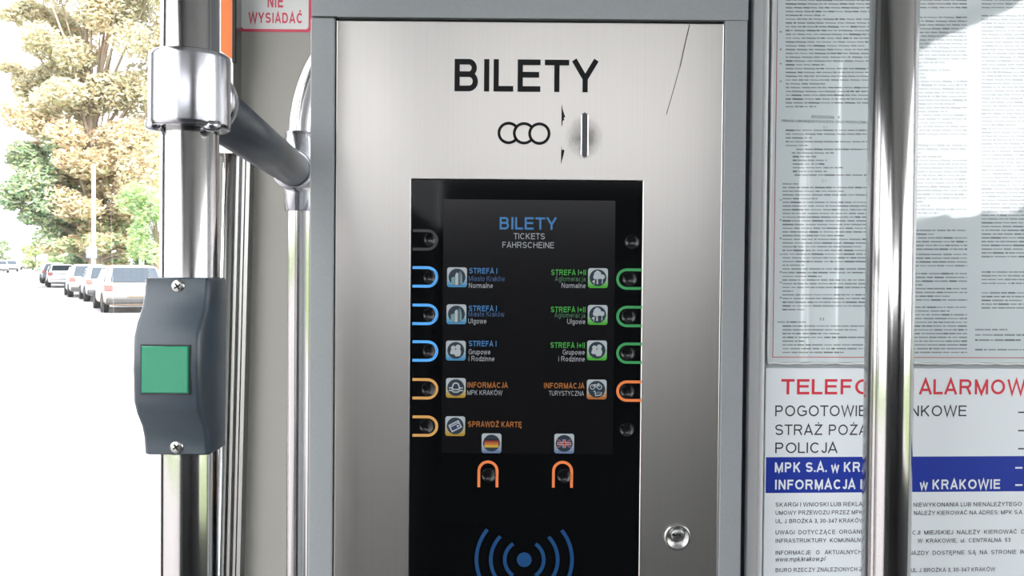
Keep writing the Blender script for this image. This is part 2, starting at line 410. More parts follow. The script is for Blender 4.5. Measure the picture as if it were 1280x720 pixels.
# right wall with a window
g = MB(); X = 1.9
g.box((X, -3.3, 0), (X+.05, -.85, 1.58), M['interior']); g.box((X, -.85, 0), (X+.05, 1.0, .85), M['interior'])
g.box((X, -3.3, 2.27), (X+.05, 1.0, 2.3), M['interior']); g.box((X, -3.3, 1.58), (X+.05, -2.15, 2.27), M['interior'])
g.box((X, -.85, .85), (X+.05, -.75, 2.27), M['interior']); g.box((X, .62, .85), (X+.05, 1.0, 2.27), M['interior'])
struct(g.build('wall_right'))
g = MB(); g.box((X+.02, -2.15, 1.58), (X+.026, -.85, 2.27), M['glass']); struct(g.build('window_1'))
g = MB(); g.box((X+.02, -.75, .85), (X+.026, .62, 2.27), M['glass']); struct(g.build('window_3'))
# unseen rear wall: opening height and closed right end shaped for reflections
g = MB(); g.box((XL, -3.3, 0), (1.9, -3.25, 1.9), M['interior']); g.box((1.2, -3.3, 1.9), (1.9, -3.25, 2.3), M['interior']); struct(g.build('wall_rear'))
# unseen left wall behind the door: sill and header shaped to cut light
g = MB(); g.box((XL-.03, -3.3, 0), (XL, -.4, 1.6), M['interior']); g.box((XL-.03, -3.3, 2.0), (XL, -.4, 2.3), M['interior']); g.box((XL-.03, -.4, 1.82), (XL, YB, 2.3), M['interior'])
struct(g.build('wall_left'))
g = MB(); g.box((XL-.016, -3.3, 1.6), (XL-.01, -.4, 2.0), M['glass']); struct(g.build('window_2'))
# door leaf: glass pane in a thin frame
g = MB(); g.box((XL-.02, -.36, .28), (XL-.014, .955, 1.82), M['glass']); d = struct(g.build('door_1'))
g = MB(); g.box((XL-.03, -.4, .03), (XL, -.36, 1.82), M['alu']); g.box((XL-.03, -.4, .03), (XL, .96, .28), M['alu']); g.box((XL-.003, .955, .03), (XL+.001, .985, 1.82), M['rubber'])
g.box((XL-.02, .50, .28), (XL+.004, .575, 1.82), M['rubber']); g.build('door_frame', d)  # unseen upright bar added to darken the edge of the pole's reflection

# pillar between door and cream wall: stepped aluminium extrusion, leaning a little like the tram's side
PY = 1.0
def px_x(px): return at(px, 450, PY).x
prof = [(276, .0), (286, .0), (286, .008), (288.5, .008), (288.5, .003), (292, .003), (292, .012), (296, .012), (296, .004), (299, .004), (299, .012), (301, .012), (301, .003), (305.5, .003), (305.5, .02), (276, .02)]
lean = math.tan(math.radians(1.2))
def leaned(x, z): return x + (z-1.25)*lean
ztop = at(295, 193, PY).z
g = MB(); rr = []
for z in (0.0, ztop): rr.append([(leaned(px_x(p), z), PY+dy, z) for p, dy in prof])
g.grid(rr, M['alu'], smooth=False); struct(g.build('trim_1'))
g = MB(); r_ = 4.8*PY/FPX
g.tube([(leaned(px_x(279.5), z), PY-.006, z) for z in (0.0, ztop)], r_, M['chrome'], 20); struct(g.build('trim_2'))
xa, xb = at(276, 40, .985).x, at(290.4, 40, .985).x
def zz(py): return at(285, py, .985).z
g = MB(); g.box((xa-.01, .99, ztop), (at(291.5, 40, .99).x, YB, 2.3), M['alu']); struct(g.build('trim_5'))
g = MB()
g.grid([[(xa, y_, zz(64)), (xb, y_, zz(74)), (xb, y_, 2.2), (xa, y_, 2.2)] for y_ in (.985, .9895)], M['orange'], smooth=False)  # solid orange strip in place of an orange reflection in the rail
o = g.build('orange_reflection'); tag(o, 'orange strip standing in for a reflection at the top of the door pillar, ending in a slant', 'painted reflection')
g = MB(); g.box((xb+.0002, .984, zz(78)), (xb+.0034, .9895, 2.2), M['gap']); g.build('dark_edge', o)

# ================================================================== TICKET MACHINE
k = FM.k()
tm = empty('ticket_machine', FM.m, 'brushed steel ticket machine with black display panel in a grey cabinet', 'ticket machine')
def fx(px): return FM.P(px, 360)[0]
def fy(py, px=660): return FM.P(px, py)[1]
xL0, xL1, xR0, xR1 = fx(386.5), fx(417), fx(902), fx(930.5)
yT0 = fy(20.5, 400); yTop = fy(25.5)
g = MB(); g.box((xL0+.002, -1.345, -.17), (xR1-.002, .42, -.012), M['grey_paint']); g.build('cabinet_body', tm)
g = MB(); g.box((xL0, -1.345, -.02), (xL1, yT0-.0008, .0), M['grey_paint']); g.build('side_frame', tm, bevel=.0012)
g = MB(); g.box((xR0, -1.345, -.02), (xR1, yTop+.003, .0), M['grey_paint']); g.build('side_frame', tm, bevel=.0012)
g = MB(); g.prism([(xL0+.001, yT0), (xL1+.002, yT0), (xL1+.002, yTop+.0012), (xR1, yTop+.0012), (xR1, .42), (xL0+.001, .42)], -.02, .0012, M['grey_paint']); g.build('top_frame', tm, bevel=.0012)
g = MB(); g.box((xL1-.002, -.60, -.014), (xR0+.001, yTop+.004, -.006), M['gap']); g.build('door_gap', tm)
dx0, dx1, dy1 = fx(418.8), fx(901.2), fy(27.2)
# display opening
sx0, sx1, sy1 = fx(513.2), fx(802.2), fy(225)
sy0 = fy(835)
g = MB(); r = .002
# steel door as a frame around the display opening
outer = rrect(dx0, -.58, dx1, dy1, .002, 3); 
for (a, b_) in (((dx0, sy1), (dx1, dy1)), ((dx0, -.58), (dx1, sy0)), ((dx0, sy0), (sx0, sy1)), ((sx1, sy0), (dx1, sy1))):
    pass
def door_mesh():
    xs = [dx0, sx0, sx1, dx1]; ys = [-.58, sy0, sy1, dy1]
    mb = MB(); V = {}
    bm = bmesh.new()
    for zi, z in enumerate((-.006, -.0004)):
        for i, x in enumerate(xs):
            for j, y in enumerate(ys): V[(i, j, zi)] = bm.verts.new((x, y, z))
    for i in range(3):
        for j in range(3):
            if i == 1 and j == 1: continue
            bm.faces.new([V[(i, j, 1)], V[(i+1, j, 1)], V[(i+1, j+1, 1)], V[(i, j+1, 1)]])
            bm.faces.new([V[(i, j, 0)], V[(i, j+1, 0)], V[(i+1, j+1, 0)], V[(i+1, j, 0)]])
    bm.edges.ensure_lookup_table()
    bnd = [e for e in bm.edges if len(e.link_faces) == 1 and e.verts[0].co.z > -.003]
    for e in bnd:
        a_, b2 = e.verts
        ia = [kk for kk, vv in V.items() if vv is a_][0]; ib = [kk for kk, vv in V.items() if vv is b2][0]
        bm.faces.new([a_, b2, V[(ib[0], ib[1], 0)], V[(ia[0], ia[1], 0)]])
    bmesh.ops.recalc_face_normals(bm, faces=bm.faces)
    me = bpy.data.meshes.new('steel_door'); bm.to_mesh(me); bm.free(); me.materials.append(M['steel'])
    o = bpy.data.objects.new('steel_door', me); C.objects.link(o); o.parent = tm
    bv = o.modifiers.new('bevel', 'BEVEL'); bv.width = .0007; bv.segments = 2; bv.limit_method = 'ANGLE'
    return o
door = door_mesh(); door['label'] = 'vertically brushed steel door'

# --- things printed on and cut into the steel door
zP = .0001
g = MB()
text_into(g, FM, 'BILETY', 568, 748, 114.6, 40.0, zP, M['black_print'], bold=.172)
lt = g.build('lettering', door, fix=False); lt['label'] = 'large black BILETY lettering'
g = MB(); ring = 12.1*k; w = 3.5*k
cs = [FM.P(635.8, 166.2), FM.P(655, 166.6), FM.P(674.2, 167)]
for i, c in enumerate(cs):
    if i < 2:                                   # hidden behind the next ring
        dd = (cs[i+1][0]-c[0]); a = math.degrees(math.acos(min(1, (dd/2)/ring)))
        pts = arc(c, ring, a+3, 360-a-3, 44)
        g.stroke(pts, w, zP, M['black_print'])
    else: g.stroke(arc(c, ring, 0, 360, 48)[:-1], w, zP, M['black_print'], closed=True)
e = g.build('coin_symbol', door, fix=False); e['label'] = 'three overlapping black coin rings'
g = MB()
for pts in (((702, 130), (703.6, 138), (706.5, 146), (704.5, 147.5), (705.5, 150), (703.4, 151), (702.6, 158), (701.8, 157)),
            ((701.2, 205.5), (704, 195), (705.6, 188.5), (704.2, 186.5), (704.6, 187), (702.6, 187.6), (702, 182), (701.4, 190))):
    g.poly([FM.P(*p) for p in pts], zP, M['black_print'])
e = g.build('arrow_mark', door, fix=False); e['label'] = 'worn black arrow fragments beside the coin slot'
stain = mat('rub_stain', (128, 127, 126), .45, .8)
def stain_mat():
    m = stain; n, l, b = nodes(m); 
    tc = n.new('ShaderNodeTexCoord'); gr = n.new('ShaderNodeTexGradient'); gr.gradient_type = 'SPHERICAL'
    mp = n.new('ShaderNodeMapping'); mp.inputs['Location'].default_value = (-1, -1, 0); mp.inputs['Scale'].default_value = (2, 2, 0)
    l.new(tc.outputs['Generated'], mp.inputs[0]); l.new(mp.outputs[0], gr.inputs[0])
    no = n.new('ShaderNodeTexNoise'); no.inputs['Scale'].default_value = 5; l.new(tc.outputs['Generated'], no.inputs['Vector'])
    mu = n.new('ShaderNodeMath'); mu.operation = 'MULTIPLY'; l.new(gr.outputs[1], mu.inputs[0]); l.new(no.outputs[0], mu.inputs[1])
    m2 = n.new('ShaderNodeMath'); m2.operation = 'MULTIPLY'; m2.inputs[1].default_value = 1.3; m2.use_clamp = True; l.new(mu.outputs[0], m2.inputs[0])
    l.new(m2.outputs[0], b.inputs['Alpha'])
stain_mat()
c = FM.P(730, 172); g = MB(); g.disc(c, 24*k, zP, stain, 28, 27*k); e = g.build('rub_stain', door, fix=False); e['label'] = 'grey rubbed stain around the coin slot'
# coin slot: raised chrome lip with a dark slot
cx, cy = FM.P(730.8, 169)
g = MB(); hw, hh = 4.8*k, 28.6*k
def lozenge(hw, hh): return rrect(cx-hw, cy-hh, cx+hw, cy+hh, hw*.98, 8)
o1, i1 = lozenge(hw, hh), lozenge(hw*.70, hh-.0011)
g.grid([[(x, y, -.0004) for x, y in o1], [(x, y, .0008) for x, y in lozenge(hw*.93, hh-.0003)], [(x, y, .0009) for x, y in lozenge(hw*.8, hh-.0008)], [(x, y, .0002) for x, y in i1]], M['chrome'], cap=False)
cslot = g.build('coin_slot', tm)
g = MB(); g.prism(lozenge(hw*.72, hh-.001), -.0004, .0002, M['slot_dark']); g.build('slot_opening', cslot)
g = MB(); g.stroke([FM.P(862, 31), FM.P(856, 56), FM.P(850, 84)], 1.1*k, zP, M['slot_dark']); g.stroke([FM.P(850, 84), FM.P(842, 112), FM.P(833, 143)], .7*k, zP, M['slot_dark'])
e = g.build('scratch', door, fix=False); e['label'] = 'long thin scratch near the top corner of the door'
# lock
lx, ly = FM.P(846.5, 671)
g = MB(); g.lathe([(17*k, 0), (16.6*k, .0014), (15*k, .0022), (13.4*k, .002), (12.8*k, .0014), (0.5*k, .0013)], (lx, ly, 0), M['alu'], 40); lk = g.build('lock', tm)
g = MB(); g.lathe([(8.4*k, .0008), (8.2*k, .0022), (7.6*k, .0025), (.3*k, .0025)], (lx, ly+2.5*k, 0), M['alu'], 32); g.build('lock_barrel', lk)
g = MB(); g.poly([(lx-8*k, ly+2.6*k), (lx-7*k, ly+5.4*k), (lx-3*k, ly+4.4*k), (lx+1*k, ly+5.2*k), (lx+4*k, ly+4.6*k), (lx+4.2*k, ly+2.2*k), (lx, ly+3*k), (lx-3.5*k, ly+2.2*k)], .0026, M['gap']); g.build('keyhole', lk, fix=False)

# --- black display panel with button dimples
BTN = [(539, 299.5), (538.5, 347), (538, 393.5), (537.5, 439), (536, 486.5), (533.5, 533), (790, 302.5), (787, 349), (785.5, 396), (784.5, 441.5), (784, 489.5), (783.5, 537), (611, 594), (705.5, 595)]
g = MB(); g.prism(rrect(sx0+.0006, sy0+.0006, sx1-.0006, sy1-.0006, .0016, 4), -.005, .0002, M['display'])
panel = g.build('display_panel', tm); panel['label'] = 'glossy black display and button panel'
cut = MB(); rb = 8.4*k
for p in BTN:
    u, v = FM.P(*p); cut.lathe([(rb, -.002), (rb, .004)], (u, v, 0), M['dimple'], 28)
co = cut.build('cutter', tm)
bo = panel.modifiers.new('holes', 'BOOLEAN'); bo.object = co; bo.operation = 'DIFFERENCE'; bo.solver = 'EXACT'
dg = bpy.context.evaluated_depsgraph_get(); dg.update()
me = bpy.data.meshes.new_from_object(panel.evaluated_get(dg)); panel.modifiers.clear(); panel.data = me
for p_ in me.polygons: p_.use_smooth = False
bpy.data.objects.remove(co)
g = MB(); rb2 = 8.7*k
for i in range(9):
    pass
prof_b = [(rb2*math.sin(PI/2*t/8), .00045-.0019*math.cos(PI/2*t/8)) for t in range(1, 9)]
prof_b = [(.0001, .00045-.0019)] + prof_b + [(rb2*1.04, .0003)]
g.lathe(prof_b, (0, 0, 0), M['dimple'], 28, cap=False); b0 = g.build('button', panel, fix=False)
for i, p in enumerate(BTN):
    o = b0 if i == 0 else b0.copy()
    if i: C.objects.link(o); o.parent = panel
    u, v = FM.P(*p); o.location = (u, v, 0)
zD = .0003
# screen area
a0 = FM.P(554.5, 249); a1 = FM.P(766, 568)
g = MB(); g.poly([(a0[0], a1[1]), (a1[0], a1[1]), (a1[0], a0[1]), (a0[0], a0[1])], zD-.00005, M['screen_off']); scr = g.build('screen', panel, fix=False)
scr['label'] = 'dark lit screen with ticket menu'
# printed button outlines
def u_mark(cxp, cyp, half, tailx, m, side):
    u, v = FM.P(cxp, cyp); r_ = half*k; tu = FM.P(tailx, cyp)[0]
    mb = MB()
    if side in 'LR':
        s_ = 1 if side == 'L' else -1
        pts = [(tu, v+r_)] + [(u+s_*r_*math.sin(PI*j/16), v+r_*math.cos(PI*j/16)) for j in range(17)] + [(tu, v-r_)]
    else:
        tv = FM.P(cxp, tailx)[1]
        pts = [(u-r_, tv)] + [(u-r_*math.cos(PI*j/16), v+r_*math.sin(PI*j/16)) for j in range(17)] + [(u+r_, tv)]
    mb.stroke(pts, 3.5*k, zD, m)
    return mb.build('button_outline', panel, fix=False)
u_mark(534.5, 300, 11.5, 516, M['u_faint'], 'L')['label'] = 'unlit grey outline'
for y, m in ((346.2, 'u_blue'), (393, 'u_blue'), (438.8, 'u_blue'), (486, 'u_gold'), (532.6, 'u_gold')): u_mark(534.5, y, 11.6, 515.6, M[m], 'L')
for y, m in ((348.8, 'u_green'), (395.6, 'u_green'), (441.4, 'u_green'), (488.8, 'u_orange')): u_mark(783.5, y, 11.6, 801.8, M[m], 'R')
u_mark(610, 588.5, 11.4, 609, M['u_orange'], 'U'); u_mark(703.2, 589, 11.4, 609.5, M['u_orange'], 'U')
# contactless symbol
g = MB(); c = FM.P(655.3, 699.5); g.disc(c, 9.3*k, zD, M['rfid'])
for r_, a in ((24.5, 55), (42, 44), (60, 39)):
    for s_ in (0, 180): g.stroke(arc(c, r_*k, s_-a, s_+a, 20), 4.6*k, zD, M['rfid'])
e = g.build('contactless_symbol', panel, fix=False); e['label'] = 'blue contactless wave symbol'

# icons on the screen
zI = zD
def icon(kind, cxp, cyp, base):
    u, v = FM.P(cxp, cyp); h = 12.4*k; mb = MB(); z = zI
    sh = rrect(-h, -h, h, h, 3*k, 5)
    cuts = [-h-.001, -h*.72, -h*.4, h*.1, h+.001]
    for j in range(4):                           # bands of the printed fade, bottom colour to white
        lo, hi = cuts[j], cuts[j+1]
        pl = sh
        for yy, keep in ((lo, 1), (hi, -1)):
            out = []
            for i in range(len(pl)):
                p, q_ = pl[i], pl[(i+1) % len(pl)]
                ip, iq = (p[1]-yy)*keep >= 0, (q_[1]-yy)*keep >= 0
                if ip: out.append(p)
                if ip != iq:
                    t = (yy-p[1])/(q_[1]-p[1]); out.append((p[0]+(q_[0]-p[0])*t, yy))
            pl = out
        mb.poly([(u+x, v+y) for x, y in pl], z, M['i_%s%d' % (base, 3-j)])
    z1, z2, z3 = z+.00005, z+.0001, z+.00015
    mb.disc((u, v+.3*k), 10.6*k, z1, M['i_navy'])
    def T(x, y): return (u+x*k, v+y*k)
    Wm = M['i_white']
    if kind == 'city':
        mb.poly([T(-7, -8), T(-2.6, -9.6), T(-2.6, 1), T(-7, -.6)], z2, M['i_teal'])
        mb.poly([T(-2.2, -9.8), T(1.6, -9.8), T(1.6, 4.6), T(-.4, 6.2), T(-2.2, 3.4)], z2, Wm)
        mb.poly([T(2, -9.8), T(4, -9), T(4, 8), T(2, 6)], z2, M['i_grey'])
        mb.poly([T(4.3, -9), T(6.8, -7.4), T(6.2, 2), T(4.3, 8.4)], z2, M['i_teal'])
    elif kind == 'trees':
        for x, y, r in ((-1.8, 4.6, 3.4), (1, 5.4, 3), (-3, 1.4, 3), (1.6, 2, 3.2), (-.6, 6.4, 3), (5.4, 1.6, 3.1), (-1, 1.6, 3)): mb.disc(T(x, y), r*k, z2+.00001*x, Wm, 16)
        mb.poly([T(-1.8, -7.6), T(.4, -7.6), T(0, 1), T(-1.4, 1)], z2, Wm); mb.poly([T(4.8, -7), T(6, -7), T(5.8, 0), T(5, 0)], z2, Wm)
        mb.poly([T(-7.6, -5), T(-4, -6), T(-3.6, -2), T(-6, -3)], z2, Wm); mb.poly([T(-5.2, -8), T(-4.2, -8), T(-4.2, -4), T(-5.2, -4)], z2, Wm)
    elif kind == 'people':
        for x, y, r in ((-3.2, 3.4, 2.9), (2.8, 4.4, 3.2)): mb.disc(T(x, y), r*k, z2, Wm, 18)
        mb.poly([T(-7.2, -3), T(-6, 1.2), T(-3, 2), T(0, 1), T(2, 2.4), T(5.6, 1.6), T(6.6, -2), T(5.4, -6.6), T(0, -7.4), T(-2, -4.6), T(-5.6, -4.6)], z3, Wm)
    elif kind == 'hub':
        mb.stroke([T(*p) for p in ((-4.4, -2), (-4.4, 1), (-3, 5), (0, 6.4), (3, 5), (4.4, 1), (4.4, -2))], 1.6*k, z2, Wm)
        for yy in (0, -3.2): mb.stroke([T(-8.8, yy), T(-5, yy), T(-2.5, yy-2), T(2.5, yy-2), T(5, yy), T(8.8, yy)], 1.5*k, z2+.00002, Wm)
    elif kind == 'card':
        def Rt(x, y): a = math.radians(28); return T(x*math.cos(a)-y*math.sin(a), x*math.sin(a)+y*math.cos(a))
        q_ = [Rt(-6.4, 4.2), Rt(6.4, 4.2), Rt(6.4, -4.4), Rt(-6.4, -4.4)]
        mb.poly(q_[::-1], z2, M['i_flagblue']); mb.stroke(q_, 1.6*k, z3, Wm, closed=True); mb.stroke([Rt(-6, 1.8), Rt(6, 1.8)], 1.2*k, z3, Wm)
        mb.poly([Rt(1.6, -2.6), Rt(4.4, -2.6), Rt(4.4, -.2), Rt(1.6, -.2)], z3, Wm)
    elif kind == 'bike':
        for x in (-5.2, 3.4): mb.stroke([T(x+2.8*math.cos(t*PI/8), 3.2+2.8*math.sin(t*PI/8)) for t in range(16)], 1.0*k, z2, Wm, closed=True)
        mb.stroke([T(-5.2, 3.2), T(-2.6, 6.4), T(2, 6.2), T(-1, 3.2), T(-2.6, 6.4)], .9*k, z2, Wm); mb.stroke([T(3.4, 3.2), T(1.6, 7.4), T(3.4, 7.6)], .9*k, z2, Wm)
        mb.stroke([T(-4, -2.6), T(-2.4, -2), T(-1, -7.8), T(5, -6.8), T(6.4, -3.4)], 1.1*k, z2, Wm); mb.poly([T(-1.6, -6), T(4.6, -5.2), T(5.6, -3.4), T(3, -2.2), T(-1.8, -3.4)], z2, M['i_grey'])
    elif kind == 'german':
        for j, nm in enumerate(('i_black', 'i_red', 'i_gold')):
            t, b_ = 4.6-j*3.3, 4.6-(j+1)*3.3
            if j == 0: t, b_ = 5.4, 1.9
            mb.poly([T(-8.8, b_), T(8.8, b_), T(8.8, t), T(-8.8, t)], z2, M[('i_navy', 'i_orange', 'i_gold')[j]] if j else M['i_black'])
        mb.poly([T(-8.8, 1.9), T(8.8, 1.9), T(8.8, 3.2), T(-8.8, 3.2)], z3, M['i_red'])
    elif kind == 'british':
        mb.poly([T(-9, -5.4), T(9, -5.4), T(9, 5.4), T(-9, 5.4)], z2, M['i_flagblue'])
        for s_ in (1, -1):
            mb.stroke([T(-9, -5.4*s_), T(9, 5.4*s_)], 2*k, z2+.00002, M['i_grey']); mb.stroke([T(-9, -5.4*s_), T(9, 5.4*s_)], .8*k, z2+.00004, M['i_red'])
        mb.stroke([T(-9, 0), T(9, 0)], 3.2*k, z3, Wm); mb.stroke([T(0, -5.4), T(0, 5.4)], 3.2*k, z3, Wm)
        mb.stroke([T(-9, 0), T(9, 0)], 1.7*k, z3+.00002, M['i_red']); mb.stroke([T(0, -5.4), T(0, 5.4)], 1.7*k, z3+.00002, M['i_red'])
    o = mb.build('menu_icon', panel, fix=False); return o
LAB = {'city': 'blue icon of tower blocks', 'trees': 'green icon of trees', 'people': 'icon of two people', 'hub': 'gold icon of an arch over tracks', 'card': 'gold icon of a card', 'bike': 'orange icon of a bicycle', 'german': 'icon with a black, red and gold flag', 'british': 'icon with a red, white and blue flag'}
for kd, x, y, bs in (('city', 571.3, 346.6, 'blue'), ('city', 570.6, 392.8, 'blue'), ('people', 569.8, 438.2, 'blue'), ('hub', 569.8, 484.8, 'gold'), ('card', 569, 532.6, 'gold'),
                     ('trees', 747.4, 347.6, 'green'), ('trees', 747, 393.6, 'green'), ('people', 746.2, 438, 'green'), ('bike', 745.8, 486.8, 'orange'),
                     ('german', 614.4, 554, 'steel'), ('british', 705.2, 554.4, 'steel')):
    icon(kd, x, y, bs)['label'] = LAB[kd]
# screen lettering: each block of words is one mesh
zT = zD
def words(items, label=None, parent=panel, fr=FM, nz=zT, name='lettering'):
    mb = MB()
    for it in items:
        body, x0, x1, yb, cap, m = it[:6]; kw = it[6] if len(it) > 6 else {}
        text_into(mb, fr, body, x0, x1, yb, cap, nz, M[m], **kw)
    o = mb.build(name, parent, fix=False)
    if label: o['label'] = label
    return o
B = {'bold': .175}; N = {'bold': .125}
words([('BILETY', 624.5, 696, 287, 15.4, 'l_blue', {'bold': .165}), ('TICKETS', 642, 681, 299, 7.4, 'l_white', N), ('FAHRSCHEINE', 628, 692.5, 310, 7.4, 'l_white', N)], 'blue and white screen title')
words([('STREFA I', 586.5, 621.5, 342, 7, 'l_blue', B), ('Miasto Kraków', 586, 631, 351.5, 6.6, 'l_dblue', N), ('Normalne', 586, 616, 360, 6.4, 'l_white', N)])
words([('STREFA I', 586, 621, 389, 7, 'l_blue', B), ('Miasto Kraków', 585.5, 630.5, 395.7, 6.6, 'l_dblue', N), ('Ulgowe', 585.2, 608, 404.4, 6.4, 'l_white', N)])
words([('STREFA I', 586, 620.5, 433, 7, 'l_blue', B), ('Grupowe', 585.7, 613, 443, 6.4, 'l_white', N), ('i Rodzinne', 585.8, 618, 451.4, 6.4, 'l_white', N)])
words([('INFORMACJA', 584.2, 635, 484.8, 7, 'l_orange', B), ('MPK KRAKÓW', 584.2, 628, 493.8, 6, 'l_white', N)])
words([('SPRAWDŹ KARTĘ', 585, 652, 533.8, 7, 'l_orange', B)])
words([('STREFA I+II', 689, 732.3, 344, 7, 'l_green', B), ('Aglomeracja', 693.5, 732, 351.6, 6.4, 'l_dgreen', N), ('Normalne', 702, 732, 360, 6.4, 'l_white', N)])
words([('STREFA I+II', 688.5, 731.8, 390.4, 7, 'l_green', B), ('Aglomeracja', 693, 731.5, 397, 6.4, 'l_dgreen', N), ('Ulgowe', 709, 731.6, 405, 6.4, 'l_white', N)])
words([('STREFA I+II', 688, 731, 435, 7, 'l_green', B), ('Grupowe', 703.3, 731, 443.4, 6.4, 'l_white', N), ('i Rodzinne', 698, 731, 451.8, 6.4, 'l_white', N)])
words([('INFORMACJA', 680, 730.6, 485.6, 7, 'l_orange', B), ('TURYSTYCZNA', 686, 730, 494.6, 6, 'l_white', N)])

# ================================================================== NOTICES ON THE RIGHT WALL
kp = FP.k()
# vertical profile beside the machine
def pu(px): return FP.P(px, 344)[0]
g = MB(); pf = [(pu(937), -.006), (pu(957), -.006), (pu(957), .001), (pu(955.6), .0012), (pu(955), .0036), (pu(952.5), .0044), (pu(950.5), .0036), (pu(949.5), .0014), (pu(938), .001), (pu(937), 0)]
g.grid([[(x, -1.35, z) for x, z in pf], [(x, .95, z) for x, z in pf]], M['trim_light'], smooth=False); struct(g.build('trim_3', mx=FP.m, bevel=.0005))
# dark strip painted in as the shade of the gap next to the machine
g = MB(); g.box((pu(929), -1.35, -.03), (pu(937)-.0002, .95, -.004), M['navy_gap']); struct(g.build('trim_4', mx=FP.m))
# lower phone-number poster
po = empty('phone_poster', FP.m, 'white emergency phone number poster with a blue band, behind the right handrail', 'poster')
P0 = FP.P(957.5, 460); P1 = FP.P(957.5, 860); pr = .335
g = MB(); g.box((P0[0], P1[1], -.006), (pr, P0[1], 0), M['poster_white']); g.build('poster_sheet', po, bevel=.0004)
b0_, b1_ = FP.P(957.6, 571.5), FP.P(957.6, 616.3)
g = MB(); g.poly([(b0_[0], b1_[1]), (pr-.0006, b1_[1]), (pr-.0006, b0_[1]), (b0_[0], b0_[1])], .0001, M['poster_blue']); bd = g.build('blue_band', po, fix=False); bd['label'] = 'dark blue band'
rg = {'bold': .13}; bl = {'bold': .17}
pw = []
pw += [(it_, 'red heading', .0001) for it_ in [('TELEFO', 976.5, 1089, 493, 19.6, 'poster_red', {'bold': .165, 'tail': 'NY'}), ('ALARMOW', 1148.5, 1282, 493, 19.6, 'poster_red', {'bold': .165, 'tail': 'E'})]]
pw += [(it_, 'dark lettering', .0001) for it_ in [('POGOTOWIE', 969, 1083, 520.3, 14, 'poster_black', rg), ('NKOWE', 1138, 1208, 520.3, 14, 'poster_black', {'bold': .13, 'lead': 'RATU'}),
       ('STRAŻ', 969, 1028.5, 543.8, 13.6, 'poster_black', rg), ('POŻA', 1036, 1084.5, 543.8, 13.6, 'poster_black', {'bold': .13, 'tail': 'RNA'}), ('POLICJA', 969, 1047, 566.3, 13.6, 'poster_black', rg),
       ('–', 1272.5, 1281, 520.5, 14, 'poster_black', rg), ('–', 1272.5, 1281, 543.4, 14, 'poster_black', rg), ('–', 1272.5, 1281, 566, 14, 'poster_black', rg)]]
pw += [(it_, 'white lettering', .0002) for it_ in [('MPK S.A. w KR', 968.5, 1075, 590, 12.6, 'poster_white', {'bold': .19, 'tail': 'AKOWIE'}), ('INFORMACJA M', 968.8, 1085.5, 611.6, 12.6, 'poster_white', {'bold': .19, 'tail': 'PK S.A.'}),
       ('w KRAKOWIE', 1149.5, 1250, 611.4, 12.6, 'poster_white', {'bold': .19}), ('–', 1269, 1278, 589.5, 13, 'poster_white', bl), ('–', 1269, 1278, 611, 13, 'poster_white', bl)]]
for it_, lb_, n_z in pw: words([it_], lb_, po, FP, n_z)
sm = []
def two(y, left, ltail, lx1, rlead, right, rx0, rx1, ltl=None):
    sm.append((left, 969.5, lx1, y, 5.3, 'poster_black', {'bold': .15, 'tail': ltail}))
    if right: sm.append((right, rx0, rx1, y, 5.3, 'poster_black', {'bold': .15, 'lead': rlead}))
two(633, 'SKARGI I WNIOSKI LUB REKLA', 'MACJE', 1078, 'N', 'IEWYKONANIA LUB NIENALEŻYTEGO', 1147, 1277)
two(643.2, 'UMOWY PRZEWOZU PRZEZ MPK', ' S.A.', 1078, 'N', 'ALEŻY KIEROWAĆ NA ADRES: MPK S.A.', 1147, 1279)
two(653.6, 'UL. J. BROŻKA 3, 30-347 KRAKÓW', '', 1080, '', None, 0, 0)
two(667.6, 'UWAGI  DOTYCZĄCE  ORGANIZ', 'ACJI', 1082, 'C', 'JI  MIEJSKIEJ  NALEŻY  KIEROWAĆ  D', 1146, 1281)
two(678, 'INFRASTRUKTURY  KOMUNALNE', 'J', 1080, '', 'W  KRAKOWIE,  ul.  CENTRALNA  53', 1147, 1263)
two(693, 'INFORMACJE   O   AKTUALNYCH', '', 1077, 'JA', 'ZDY  DOSTĘPNE  SĄ  NA  STRONIE  IN', 1146, 1281)
sm.append(('www.mpk.krakow.pl', 969.5, 1032, 701.6, 6, 'poster_black', {'bold': .15, 'shear': .2}))
two(714.6, 'BIURO RZECZY ZNALEZIONYCH ZN', '', 1082, 'UL. ', 'J. BROŻKA 3, 30-347 KRAKÓW', 1149, 1244)
for it_ in sm: words([it_], None, po, FP, .0001, 'small_print')

